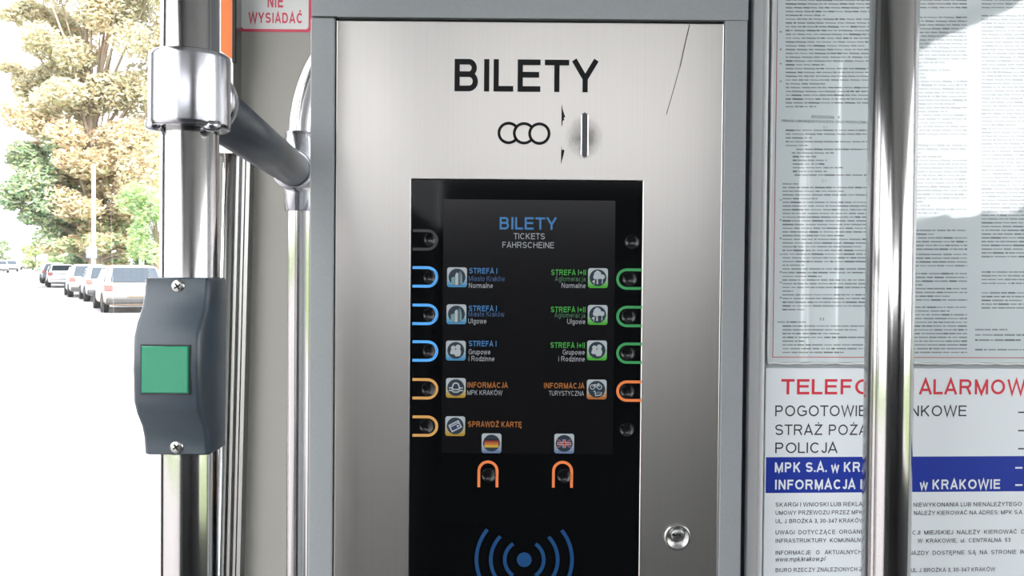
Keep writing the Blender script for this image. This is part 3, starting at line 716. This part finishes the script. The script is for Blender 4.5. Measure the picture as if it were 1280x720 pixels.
# upper laminated notice in a clear cover
no_ = empty('regulations_notice', FP.m, 'glossy laminated notice of small print with a thin red border, above the phone poster', 'notice')
n0 = FP.P(959, 452)
nl = pu(962.5); nr = .335; nb = FP.P(960, 452.5)[1]; nt = .36
g = MB(); g.box((nl, nb, -.004), (nr, nt, .0008), M['paper']); g.build('notice_sheet', no_, bevel=.0004)
g = MB()
rl = pu(966.8); rbot = FP.P(964, 446.2)[1]
g.stroke([(rl, nt-.004), (rl, rbot), (nr-.004, rbot), (nr-.004, nt-.004)], 1.0*kp, .0009, M['paper_red']); rb_ = g.build('red_border', no_, fix=False); rb_['label'] = 'thin red border line'
g = MB()                                      # crinkled rim of the clear cover
def rim(p0, p1, w):
    k_ = 60; A = Vector(p0); Bv = Vector(p1); t = (Bv-A).normalized(); nn = Vector((-t.y, t.x))
    rings = []
    for i in range(k_+1):
        p = A.lerp(Bv, i/k_); j = .0004*math.sin(i*1.9)+.0003*rnd.uniform(-1, 1); h = .0016+.0005*rnd.uniform(-1, 1)
        rings.append([(p.x-nn.x*w/2, p.y-nn.y*w/2+j, 0), (p.x-nn.x*w*.3, p.y-nn.y*w*.3+j, h), (p.x+nn.x*w*.3, p.y+nn.y*w*.3+j, h), (p.x+nn.x*w/2, p.y+nn.y*w/2+j, 0)])
    g.grid(rings, M['trim_light'])
rim((nl-.0005, nb-.001), (nr, nb-.001), .0022); rim((nl-.0008, nt), (nl-.0008, nb-.001), .0018)
g.build('cover_rim', no_)
# rows of print too small to read, set in three columns: rows broken into word-length marks
def column(mb, x0, x1, rows, ink='paper_ink'):
    for (py, a, b_, st_) in rows:
        x = x0+(x1-x0)*a; xe = x0+(x1-x0)*b_
        while x < xe:
            wl = min(rnd.uniform(3, 15), xe-x)
            p = FP.P(x, py); q_ = FP.P(x+wl, py)
            h = rnd.uniform(1.3, 2.1)*kp*st_
            if wl > .8: mb.poly([(p[0], p[1]-h/2), (q_[0], p[1]-h/2), (q_[0], p[1]+h/2), (p[0], p[1]+h/2)], .0009, M[ink if rnd.random() < .7 else 'paper_ink_mid'])
            x += wl + rnd.uniform(.6, 1.7)
rows1 = []
def para(rows, y, nlines, first=.02, step=4.75, last=.6):
    for i in range(nlines):
        rows.append((y, 0.0, 1.0 if i < nlines-1 else last, 1)); y += step
    return y
y = -150
for c_, la in ((6, .4), (7, .8), (5, .7), (6, .5), (4, .6), (5, .45), (4, .95), (4, .9), (5, .45), (5, .45), (6, .35)):
    y = para(rows1, y, c_, last=la)
sh_ = 133.5 - rows1[-1][0]; rows1 = [(r_[0]+sh_, *r_[1:]) for r_ in rows1]
y = 163
for c_, la in ((3, .3), (2, .25)): y = para(rows1, y, c_, last=la)
for w_, ind in ((1, .12), (.55, .07), (.35, .08), (.47, .08), (.45, .08), (.65, .08), (.47, .08), (.92, .1)):
    rows1.append((y, ind, w_, 1)); y += 4.6
rows1.append((230, 0, .18, 1)); y = 234.5
for c_, la in ((2, .7), (2, .4), (8, .97), (2, .7), (3, .9), (5, .25), (3, .45), (4, .12), (5, .25)): y = para(rows1, y, c_, last=la, step=4.62)
lasty = 394
rows1 = [r_ for r_ in rows1 if not (r_[0] > 394)]
y = 402.5; rows1.append((y, -.06, .27, 1.1)); y += 5
for w_ in (.95, .85, .65, 1, .25, .95, 1, .7): rows1.append((y, 0, w_, 1)); y += 4.7
g = MB(); column(g, 981.5, 1091, [r_ for r_ in rows1 if r_[0] < 229]); column(g, 977.5, 1087, [r_ for r_ in rows1 if r_[0] >= 229])
for y in (40, 62, 80, 102, 250, 275, 298, 318, 340, 353, 372): column(g, 974, 977, [(y, 0, .9, 1)])
g.build('print_column', no_, fix=False)
for it_ in (('ROZDZIAŁ  5', 1014, 1050, 148, 3.4, 'paper_ink_dark', {'bold': .17, 'shear': .2}), ('PRAWA I OBOWIĄZKI PASAŻERA ORAZ PRZEWOŹNIKA', 977, 1086, 153.6, 3.2, 'paper_ink_dark', {'bold': .17, 'shear': .2}),
       ('57', 1029, 1034.5, 160.6, 3, 'paper_ink', N), ('57', 1027, 1033, 227.5, 3, 'paper_ink', N), ('53', 1024.5, 1030, 400.6, 3.4, 'paper_ink_dark', N)):
    words([it_], None, no_, FP, .0009, 'heading')
def col_rows(y0, y1, gaps):
    out = []; y = y0; c_ = 0
    while y < y1:
        out.append((y, 0, 1 if rnd.random() > .22 else rnd.uniform(.4, .9), 1)); y += 4.7
        if any(a < y < b_ for a, b_ in gaps): y = [b_ for a, b_ in gaps if a < y < b_][0]
    return out
g = MB(); column(g, 1099, 1208, col_rows(-150, 268, [(12, 22)]) + col_rows(288, 443, [(312, 318), (334, 342), (376, 384)])); g.build('print_column', no_, fix=False)
g = MB(); column(g, 1226, 1336, col_rows(-150, 388, [(10, 20), (324, 340), (358, 366)])); column(g, 1218, 1330, [(412, 0, .36, 1.2)]); column(g, 1218, 1332, [(418.6, 0, 1, 1.2), (425, 0, .5, 1.2), (437, 0, 1, 1)])
g.build('print_column', no_, fix=False)

# ================================================================== STICKER ON THE CREAM WALL
FS = Frame((0, YB, 1.35))
ks = FS.k()
sg = empty('warning_sticker', FS.m, 'white sticker with red frame and NIE WYSIADAĆ lettering on the cream wall', 'sign')
s0 = FS.P(298.5, 39.5); s1 = FS.P(390, -110)
def rr_out(d, r): return rrect(s0[0]+d, s0[1]+d, s1[0]-d, s1[1]-d, r, 6)
g = MB(); g.prism(rr_out(0, 5*ks), 0, .0006, M['sign_red']); g.build('red_frame', sg)
g = MB(); g.prism(rr_out(3.4*ks, 4*ks), .0002, .0008, M['sign_white']); g.build('white_field', sg)
words([('NIE', 334.5, 354, 9.4, 15, 'sign_red', {'bold': .2}), ('WYSIADAĆ', 310.5, 377.5, 28.9, 13, 'sign_red', {'bold': .2})], 'red condensed lettering', sg, FS, .0009)

# ================================================================== HANDRAILS
PYL = .50; RP = .0164
def vert(px, py, Y): p = at(px, py, Y); return p.x, p.y
xl = at(237, 360, PYL).x
hp = empty('handrail', Vector((xl, PYL, 0)), 'steel handrail by the door: thick pole joined by a crossbar to a thin bent pole', 'handrail')
g = MB(); g.tube([(0, 0, 0), (0, 0, 1.1), (0, 0, 2.3)], RP, M['pole'], 48); g.build('pole_tube', hp)
zc0, zc1 = at(240, 155, PYL-.02).z, at(240, 58, PYL-.02).z; zc = (zc0+zc1)/2; hc = (zc1-zc0)/2; RC = .0228
g = MB(); prof = [(RP*.98, -hc), (RC*.93, -hc), (RC*.985, -hc+.0008), (RC, -hc+.003), (RC, hc-.003), (RC*.985, hc-.0008), (RC*.93, hc), (RP*.98, hc)]
g.lathe(prof, (0, 0, zc), M['satin'], 48, cap=False); cl = g.build('pole_clamp', hp)
# the crossbar runs back to the thin pole
YR = .907; xr = at(373.5, 420, YR).x
A = Vector((xl, PYL, zc)); Bq = Vector((xr, YR, zc)); dirv = (Bq-A).normalized()
g = MB(); a_ = dirv*.012; b_ = dirv*.034
g.tube([tuple(dirv*.010), tuple(dirv*.030), tuple(dirv*.034)], [.0212, .0212, .0195], M['satin'], 40); o = g.build('clamp_socket', cl); o.location = (0, 0, zc)
for t in (-.0165, .0165):
    g = MB(); g.lathe([(.002, -.0026), (.0040, -.0020), (.0050, -.0006), (.0052, .003)], (t, -.0105, zc-hc), M['satin'], 16, axis='z'); g.build('clamp_lug', cl)
# rear pole with its fitting and the crossbar
RV = Vector((xr-xl, YR-PYL, 0))
RR = .0118
zb = at(375, 172, YR).z
path = [(0, 0, 0.0), (0, 0, zb)]; Rb = .125; gp = Vector((xr, YR, 0))
for j in range(1, 13):
    a = PI/2*j/12; path.append((Rb*(1-math.cos(a))*.85, Rb*(1-math.cos(a))*.2, zb+Rb*1.15*math.sin(a)))
g = MB(); g.tube([tuple(Vector(p)+RV) for p in path], RR, M['pole'], 32); o = g.build('pole_tube', hp); o['label'] = 'thin bent pole beside the machine'
g = MB(); g.tube([tuple(A+dirv*.012-Vector((xl, PYL, 0))), tuple(Bq-dirv*.006-Vector((xl, PYL, 0)))], .0172, M['rail_grey'], 40); cb = g.build('crossbar', hp); cb['label'] = 'dark grey crossbar running to the pole by the door'
zf0, zf1 = at(375, 264, YR).z, at(375, 166, YR).z
g = MB(); zm = zc
RF = .0150
g.lathe([(RR, zf0), (RF, zf0), (RF, zm-.02), (RF*1.22, zm-.012), (RF*1.3, zm), (RF*1.22, zm+.012), (RF, zm+.02), (RF, zf1), (RR, zf1)], (0, 0, 0), M['satin'], 36, cap=False)
ft = g.build('tee_fitting', hp); ft.location = RV
g = MB(); off = Bq-Vector((xr, YR, 0))
g.tube([tuple(off-dirv*.050), tuple(off-dirv*.0496), tuple(off-dirv*.047), tuple(off-dirv*.02), tuple(off)], [.0188, .0204, .0210, .0210, .0200], M['satin'], 40); g.build('fitting_socket', ft)
g = MB()
for z_ in ((zf0+zm-.02)/2,): g.box((-.0003, -RF-.0003, zf0), (.0003, -RF+.001, zm-.02), M['gap'])
g.build('fitting_seam', ft)
# right pole in front of the notices
PYR = .645; xrr = at(1112.5, 360, PYR).x
hr = tag(MB().tube([(0, 0, 0), (0, 0, 1.2), (0, 0, 2.3)], .0175, M['pole'], 48).build('handrail_pole'), 'polished steel handrail pole standing before the notices', 'handrail'); hr.location = (xrr, PYR, 0)

# stop button box on the left pole
zt_, zb_ = at(237, 347, PYL-.018).z, at(237, 569, PYL-.018).z
zm_ = (zt_+zb_)/2; hb = (zt_-zb_)/2
bx = empty('stop_button_box', Vector((xl, PYL, zm_)), 'slate grey button box with a green button, clamped on the handrail pole by the door', 'button box')
stn = [(-1, .0182), (-.975, .0192), (-.80, .0205), (-.66, .0235), (-.5, .0300), (-.36, .0335), (.0, .0345), (.36, .0335), (.5, .0300), (.66, .0235), (.80, .0205), (.975, .0192), (1, .0182)]
hwb = .0188; rings = []
for t, d_ in stn:
    e_ = .6 if abs(t) == 1 else 0
    w_ = hwb-e_*.0012; z_ = t*hb; bk = .0085; c_ = .0022
    fw = w_ - .0012
    rings.append([(-w_, bk, z_)] + [(.0168*math.cos(math.radians(149.5+241*j/16)), .0168*math.sin(math.radians(149.5+241*j/16)), z_) for j in range(17)] + [(w_, bk, z_), (w_, -d_+c_+.0006, z_), (fw, -d_+.0003, z_), (fw-c_*.7, -d_, z_), (-fw+c_*.7, -d_, z_), (-fw, -d_+.0003, z_), (-w_, -d_+c_+.0006, z_)])
g = MB(); g.grid(rings, M['box'], smooth=False); hs = g.build('button_housing', bx, bevel=.0012, seg=3)
for p_ in hs.data.polygons: p_.use_smooth = True
dfr = .0345
g = MB(); bs = .0137; bzc = (at(213, 462, PYL-dfr).z)-zm_
g.prism(rrect(-bs, bzc-bs, bs, bzc+bs, .0006, 3), 0, 0, M['rubber'])
g = MB(); g.box((-bs, -dfr-.0002, bzc-bs), (bs, -dfr+.004, bzc+bs), M['rubber']); bz = g.build('button_surround', bx)
g = MB(); bs2 = bs-.0008
rr2 = []
for yy, ins in ((-dfr+.001, 0), (-dfr-.0008, 0), (-dfr-.0013, .0006)):
    rr2.append([(-bs2+ins, yy, bzc-bs2+ins), (bs2-ins, yy, bzc-bs2+ins), (bs2-ins, yy, bzc+bs2-ins), (-bs2+ins, yy, bzc+bs2-ins)])
g.grid(rr2, M['button_green'], smooth=False); bt = g.build('push_button', bx); bt['label'] = 'square green push button'
for pxy in ((222, 358), (220.5, 559)):
    zq = at(pxy[0], pxy[1], PYL-.02).z-zm_
    g = MB(); xs_ = at(pxy[0], pxy[1], PYL-.02).x-xl
    g.lathe([(.0039, 0), (.0038, .0007), (.0026, .0012), (.0002, .0013)], (xs_, -.0193, zq), M['alu'], 24, axis='y')
    sc = g.build('screw', bx)
    g = MB()
    for a in (.6, .6+PI/2):
        ca, sa_ = math.cos(a)*.0021, math.sin(a)*.0021; nx, nz_ = -math.sin(a)*.00045, math.cos(a)*.00045
        g.face([(xs_-ca-nx, -.0207, zq-sa_-nz_), (xs_+ca-nx, -.0207, zq+sa_-nz_), (xs_+ca+nx, -.0207, zq+sa_+nz_), (xs_-ca+nx, -.0207, zq-sa_+nz_)], M['gap'])
    g.build('screw_slot', sc, fix=False)

# ================================================================== OUTSIDE: TREES, CARS, POSTS
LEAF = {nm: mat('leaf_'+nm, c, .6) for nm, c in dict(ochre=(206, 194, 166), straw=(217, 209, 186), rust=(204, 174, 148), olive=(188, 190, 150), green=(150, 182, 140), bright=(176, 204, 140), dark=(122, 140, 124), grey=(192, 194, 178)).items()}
for m_ in LEAF.values():
    n, l, b = nodes(m_); ou = n['Material Output']; tr = n.new('ShaderNodeBsdfTranslucent'); tr.inputs[0].default_value = b.inputs['Base Color'].default_value
    mx_ = n.new('ShaderNodeMixShader'); mx_.inputs[0].default_value = .45
    l.new(b.outputs[0], mx_.inputs[1]); l.new(tr.outputs[0], mx_.inputs[2]); l.new(mx_.outputs[0], ou.inputs[0])
M['bark'] = vary(mat('bark', (150, 138, 126), .9), (3, 3, 1), .3)
def tree(name, label, base, clumps, n_leaf, size, pick, group=None, trunk=.35):
    root = empty(name, base, label, 'tree', group)
    mb = MB(); V = mb.v; Fq = mb.f
    tot = sum(c[3] for c in clumps)
    for cx_, cy_, cz_, r_, sq in clumps:
        cnt = int(n_leaf*r_/tot)
        for _ in range(cnt):
            while True:
                a, b2, c2 = rnd.uniform(-1, 1), rnd.uniform(-1, 1), rnd.uniform(-1, 1)
                if a*a+b2*b2+c2*c2 < 1: break
            p = Vector((cx_+a*r_, cy_+b2*r_, cz_+c2*r_*sq))
            d1 = Vector((rnd.gauss(0, 1), rnd.gauss(0, 1), rnd.gauss(0, .5))).normalized(); d2 = d1.cross(Vector((rnd.gauss(0, 1), rnd.gauss(0, 1), rnd.gauss(0, 1)))).normalized()
            s_ = size*rnd.uniform(.6, 1.3); a1 = d1*s_; a2 = d2*s_*.42
            mb.face([p-a1, p-a2, p+a1, p+a2], LEAF[pick(p)])
    cr = mb.build('crown', root, fix=False); cr['kind'] = 'stuff'
    mb = MB(); top = max(c[2] for c in clumps)
    low = min(c[2]-c[3]*c[4] for c in clumps)
    cen = sum((Vector(c[:3]) for c in clumps), Vector())/len(clumps)
    mb.tube([(0, 0, 0), (.05, 0, low+.5), (cen.x*.4, cen.y*.4, (low+top)/2), (cen.x, cen.y, top*.9)], [trunk, trunk*.8, trunk*.5, trunk*.12], M['bark'], 12)
    mb.build('trunk', root)
    mb = MB()
    for c in clumps[::2]:
        z0 = max(low*.6+.4, c[2]*.55); mb.tube([(cen.x*.2, cen.y*.2, z0), (c[0]*.55, c[1]*.55, (z0+c[2])*.52), (c[0], c[1], c[2])], [trunk*.32, trunk*.18, trunk*.05], M['bark'], 7)
    mb.build('branches', root)
    return root
def screen_clumps(base, Y, items, depth=1.0):        # clumps around a tree standing at base, sized in metres
    out = []
    for px, py, rp in items:
        p = at(px, py, Y); out.append((p.x-base.x, p.y-base.y+rnd.uniform(-1, 1)*depth, p.z-base.z, rp*Y/FPX, rnd.uniform(.6, .9)))
    return out
Yt = 50.0; b1 = at(118, 352, Yt); b1.z = gz(b1)
it = []
for px, py, r_ in ((150, -60, 60), (90, -20, 48), (210, -20, 55), (60, 30, 38), (140, 20, 50), (200, 50, 50), (45, 18, 22), (90, 70, 42), (150, 95, 48), (215, 120, 45), (60, 100, 34), (35, 120, 22), (105, 130, 46), (165, 160, 46), (55, 160, 34),
                   (90, 190, 42), (130, 210, 42), (190, 205, 40), (50, 205, 30), (28, 190, 18), (75, 240, 36), (115, 255, 38), (160, 255, 36), (45, 250, 24), (85, 285, 32), (130, 295, 34), (60, 280, 24), (100, 300, 22), (75, 296, 18), (150, 304, 22), (22, 95, 14), (30, 225, 14)):
    for _ in range(6): it.append((px+rnd.uniform(-.5, .5)*r_, py+rnd.uniform(-.5, .5)*r_, r_*rnd.uniform(.45, .8)))
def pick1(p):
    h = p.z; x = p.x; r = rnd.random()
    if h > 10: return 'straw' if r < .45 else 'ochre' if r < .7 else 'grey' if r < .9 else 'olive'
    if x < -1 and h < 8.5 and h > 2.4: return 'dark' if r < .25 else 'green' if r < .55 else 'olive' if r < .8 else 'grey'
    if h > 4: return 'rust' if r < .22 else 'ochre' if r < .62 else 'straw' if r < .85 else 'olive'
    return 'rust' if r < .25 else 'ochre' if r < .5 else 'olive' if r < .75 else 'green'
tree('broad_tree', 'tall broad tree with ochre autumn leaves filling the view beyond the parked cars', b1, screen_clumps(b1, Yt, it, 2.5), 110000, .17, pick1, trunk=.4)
Y2 = 42.0; b2_ = at(196, 356, Y2); b2_.z = gz(b2_)
it = [(190+rnd.uniform(-34, 40), rnd.uniform(232, 322), rnd.uniform(12, 20)) for _ in range(26)]
tree('small_tree', 'smaller fresh green tree behind the beige parked car', b2_, screen_clumps(b2_, Y2, it, 1.0), 5000, .13, lambda p: 'bright' if rnd.random() < .45 else 'green' if rnd.random() < .6 else 'olive', trunk=.14)
Y3 = 120.0; b3 = at(46, 338, Y3); b3.z = gz(b3)
it = [(46+rnd.uniform(-12, 14), rnd.uniform(306, 332), rnd.uniform(5, 8)) for _ in range(14)]
tree('distant_tree', 'pale yellow green tree far down the street behind the small sign post', b3, screen_clumps(b3, Y3, it, 1.0), 1800, .28, lambda p: 'bright' if rnd.random() < .5 else 'straw', trunk=.2)
Y4 = 150.0; b4 = at(4, 338, Y4); b4.z = gz(b4)
it = [(2+rnd.uniform(-14, 10), rnd.uniform(302, 330), rnd.uniform(5, 8)) for _ in range(14)]
tree('distant_tree', 'greyish tree far down the street above the distant traffic', b4, screen_clumps(b4, Y4, it, 1.0), 1800, .34, lambda p: 'grey' if rnd.random() < .6 else 'green', trunk=.25)

for lb, px0, px1, top, Yb_, pk_ in (('dark green bush under the broad tree, left of the lamp post', 84, 118, 300, 57.0, ('dark', 'green', 'olive')), ('olive green bush between the lamp post and the white post', 124, 152, 298, 56.0, ('green', 'olive', 'rust')),
                                  ('bright green bush low behind the beige car', 172, 204, 300, 58.0, ('green', 'bright', 'dark')), ('yellowish bush near the small sign post', 62, 84, 312, 84.0, ('bright', 'straw', 'green'))):
    bb = at((px0+px1)/2, 345, Yb_); bb.z = gz(bb)
    it = [(rnd.uniform(px0, px1), rnd.uniform(top+8, 336), rnd.uniform(7, 11)) for _ in range(16)]
    tree('bush', lb, bb, screen_clumps(bb, Yb_, it, .8), 3500, .15, lambda p, q_=pk_: q_[min(2, int(rnd.random()*3))], 'bushes behind the parked cars', trunk=.08)['category'] = 'bush'
# parked cars
CARP = {}
M['tyre'] = mat('tyre_rubber', (30, 30, 32), .8); M['rim'] = mat('wheel_rim', (170, 172, 176), .3, .9); M['car_glass'] = mat('car_glass', (46, 56, 66), .08)
M['tail'] = mat('tail_light', (150, 84, 80), .25); M['plate'] = mat('number_plate_white', (220, 220, 216), .5); M['bumper'] = mat('dark_bumper', (58, 58, 60), .6)
M['head'] = mat('head_light', (210, 214, 218), .15)
def car(label, pos, col, L=4.3, Wd=1.78, H=1.5, suv=True, group='parked cars', heading=None):
    f = Vector(heading) if heading else sdir; s_ = Vector((f.y, -f.x, 0))
    m = Matrix.Identity(4)
    for i in range(3): m[i][0], m[i][1], m[i][2], m[i][3] = s_[i], f[i], (0, 0, 1)[i], pos[i]
    root = empty('car', m, label, 'car', group)
    pk = mat('car_paint', col, .3, .25, coat=.6)
    h = Wd/2; bl = .56*H+.06
    # stations along the car, rear bumper at 0: (y, half width low, z low, z belt, half width belt, z roof, half width roof)
    if suv: stn = [(0, .86, .42, .72, .84, .74, .80), (.08, .95, .24, bl, .93, bl+.02, .88), (.22, .98, .22, bl+.02, .95, H*.80, .84), (.48, 1, .20, bl+.02, .97, H*.97, .76), (1.0, 1, .20, bl, .98, H, .76), (2.2, 1, .20, bl-.02, .98, H*.99, .75), (2.85, 1, .20, bl-.04, .97, H*.90, .74), (3.3, 1, .20, bl-.05, .96, bl+.02, .82), (3.9, .97, .22, bl-.12, .92, bl-.10, .78), (L-.05, .9, .26, .70, .82, .72, .7), (L, .82, .4, .6, .76, .62, .7)]
    else: stn = [(0, .84, .42, .78, .82, .80, .78), (.08, .94, .25, bl, .92, bl+.03, .84), (.55, .99, .21, bl+.02, .95, bl+.08, .82), (.75, 1, .2, bl+.02, .97, H*.76, .78), (1.25, 1, .2, bl, .98, H*.97, .74), (1.9, 1, .2, bl-.02, .98, H, .74), (2.5, 1, .2, bl-.04, .97, H*.94, .73), (3.2, 1, .2, bl-.06, .96, bl, .82), (3.95, .97, .22, bl-.14, .92, bl-.12, .78), (L-.05, .9, .26, .68, .82, .7, .7), (L, .82, .4, .58, .76, .6, .7)]
    rings = []
    for y, w0, z0, zb2, w1, zr, w2 in stn:
        rings.append([(-h*w0*.92, y, z0), (-h*w0, y, z0+.14), (-h*w1, y, zb2), (-h*w2, y, zr-.03 if zr > zb2+.06 else zr), (-h*w2*.82, y, zr), (h*w2*.82, y, zr), (h*w2, y, zr-.03 if zr > zb2+.06 else zr), (h*w1, y, zb2), (h*w0, y, z0+.14), (h*w0*.92, y, z0)])
    g = MB(); g.grid(rings, pk); bo = g.build('car_body', root); su = bo.modifiers.new('round', 'SUBSURF'); su.levels = 1; su.render_levels = 2
    # glass
    def rear_glass():
        if suv: y0, z0, w0, y1, z1, w1 = .10, bl+.05, .80, .42, H*.93, .68
        else: y0, z0, w0, y1, z1, w1 = .62, bl+.10, .76, 1.15, H*.94, .66
        mb = MB(); mb.grid([[(-h*w0, y0-.05, z0), (h*w0, y0-.05, z0), (h*w1, y1-.05, z1), (-h*w1, y1-.05, z1)], [(-h*w0, y0+.06, z0), (h*w0, y0+.06, z0), (h*w1, y1+.06, z1), (-h*w1, y1+.06, z1)]], M['car_glass'], smooth=False); return mb
    rear_glass().build('rear_window', root, bevel=.02)
    for s2 in (-1, 1):
        y0 = .55 if suv else 1.0
        for ya, yb2 in ((y0, 1.5), (1.58, 2.75)):
            mb = MB(); zt2 = H*.90
            qv = [(ya-.12 if ya < 1.1 and not suv else ya, .955, bl+.05), (yb2+(.3 if yb2 > 2 else 0), .955, bl+.03), (yb2-(.05 if yb2 > 2 else 0), .80, zt2), (ya+.15, .80, zt2)]
            mb.grid([[(s2*h*(w_-.05), y_, z_) for y_, w_, z_ in qv], [(s2*h*(w_+.012), y_, z_) for y_, w_, z_ in qv]], M['car_glass'], smooth=False); mb.build('side_window', root)
    for s2 in (-1, 1):
        mb = MB(); mb.box((s2*h*.98-(.0 if s2 > 0 else 0), .0, .70), (s2*h*.70, .22, .92), M['tail']); mb.build('tail_light', root, bevel=.03)
        mb = MB(); mb.box((s2*h*.90, L-.30, .60), (s2*h*.55, L-.03, .74), M['head']); mb.build('head_light', root, bevel=.03)
        for wy in (.78, L-.82):
            mb = MB(); mb.lathe([(.20, -.11), (.31, -.11), (.33, -.07), (.33, .07), (.31, .11), (.20, .11)], (s2*(h-.10), wy, .33), M['tyre'], 24, axis='x', cap=False); wh = mb.build('wheel', root)
            mb = MB(); mb.lathe([(.02, .085), (.12, .09), (.205, .10), (.205, -.1), (.12, -.09), (.02, -.085)], (s2*(h-.10), wy, .33), M['rim'], 20, axis='x'); mb.build('wheel_rim', wh)
    mb = MB(); mb.box((-h*.92, -.06, .30), (h*.92, .25, .50), M['bumper'] if suv else pk); mb.build('rear_bumper', root, bevel=.05)
    mb = MB(); mb.box((-.26, -.075, .56), (.26, .05, .67), M['plate']); mb.build('number_plate', root)
    return root
def rear(px, py): return ground(px, py)
car('beige parked car with a dark rear window, nearest on the street', rear(170, 391.5), (186, 168, 150), 4.4, 1.85, 1.55)
car('small silver parked car tucked close behind the nearest beige car', rear(137, 377.5), (172, 176, 180), 4.1, 1.72, 1.48)
car('white parked hatchback further along the row of cars', rear(114, 372), (226, 228, 230), 4.2, 1.75, 1.5)
car('light grey parked saloon with its boot to the street', rear(80.5, 359.5), (190, 190, 194), 4.4, 1.78, 1.42, suv=False)
car('dark blue parked car at the far end of the row', rear(70, 354.5), (70, 78, 96), 4.2, 1.75, 1.46)
car('white car driving far down the street', rear(13, 338.6+0), (222, 224, 228), 4.3, 1.8, 1.6, group='distant traffic') if False else None
for lb, px, py, c in (('pale distant car at the very edge of the view down the street', 0, 341, (214, 216, 220)), ('grey distant car driving down the middle of the street', 13, 339.6, (160, 166, 172)), ('small dark distant car furthest down the street', 34, 337.5, (96, 104, 112))):
    p = rear(px, py); car(lb, p, c, 4.3, 1.8, 1.55, group='distant traffic')

# posts and signs
M['concrete'] = mat('pale_concrete', (196, 186, 172), .8); M['white_post'] = mat('white_painted_post', (216, 216, 210), .6); M['sign_blue'] = mat('sign_blue', (120, 160, 206), .5); M['sign_pale'] = mat('sign_face', (226, 230, 234), .5)
M['bin'] = mat('green_bin', (100, 136, 116), .7)
Yp = 45.0; p = at(117, 340, Yp); lp = empty('street_pole', Vector((p.x, Yp, gz(p))), 'tall pale concrete lamp post rising before the broad tree', 'street pole')
zt = at(115, 205, Yp).z-gz(p)
g = MB(); g.tube([(0, 0, 0), (0, 0, zt)], [.13, .09], M['concrete'], 14); g.build('post', lp)
sg_ = empty('street_sign', Vector((p.x, Yp-.20, at(117, 316, Yp).z)), 'pale blue square street sign fixed on the lamp post', 'street sign')
hs_ = 6.6*Yp/FPX
g = MB(); g.box((-hs_, -.02, -hs_), (hs_, .0, hs_), M['sign_blue']); g.build('sign_panel', sg_, bevel=.03)
g = MB(); g.prism(rrect(-hs_*.9, -hs_*.86, hs_*.9, hs_*.9, .04), 0, .012, M['sign_pale']); o = g.build('sign_face', sg_); o.rotation_euler = (PI/2, 0, 0); o.location = (0, -.021, 0)
g = MB(); g.box((-.03, 0, -.08), (.03, .05, .08), M['rim']); g.build('sign_bracket', sg_)
Yq = 44.0; p = at(177, 340, Yq); g = MB(); zt = at(177, 280, Yq).z-gz(p)
g.tube([(0, 0, 0), (0, 0, zt-.05), (0, 0, zt)], [.13, .13, .10], M['white_post'], 14); o = g.build('bollard_post'); o.location = (p.x, Yq, gz(p)); tag(o, 'thick short white post behind the beige car', 'post')
Yr = 74.0; p = at(57.5, 345, Yr); sp = empty('sign_post', Vector((p.x, Yr, gz(p))), 'thin post with two small white signs beside the green bin', 'sign post')
g = MB(); g.tube([(0, 0, 0), (0, 0, at(57, 298, Yr).z-gz(p))], .05, M['concrete'], 10); g.build('post', sp)
for py in (306.5, 314): 
    z_ = at(57, py, Yr).z-gz(p); g = MB(); g.box((-.2, -.08, z_-.17), (.2, -.04, z_+.17), M['sign_pale']); g.build('sign_panel', sp, bevel=.02)
p = rear(54, 351); Ys = p.y; bn = empty('street_bin', Vector((p.x, Ys, gz(p))), 'greenish grey litter bin at the kerb by the far cars', 'litter bin')
g = MB(); g.lathe([(.26, 0), (.30, .05), (.33, .85), (.30, .9)], (0, 0, 0), M['bin'], 20); g.build('bin_body', bn)
g = MB(); g.lathe([(.35, .9), (.35, .95), (.2, 1.06), (.02, 1.08)], (0, 0, 0), M['bin'], 20); g.build('bin_lid', bn)
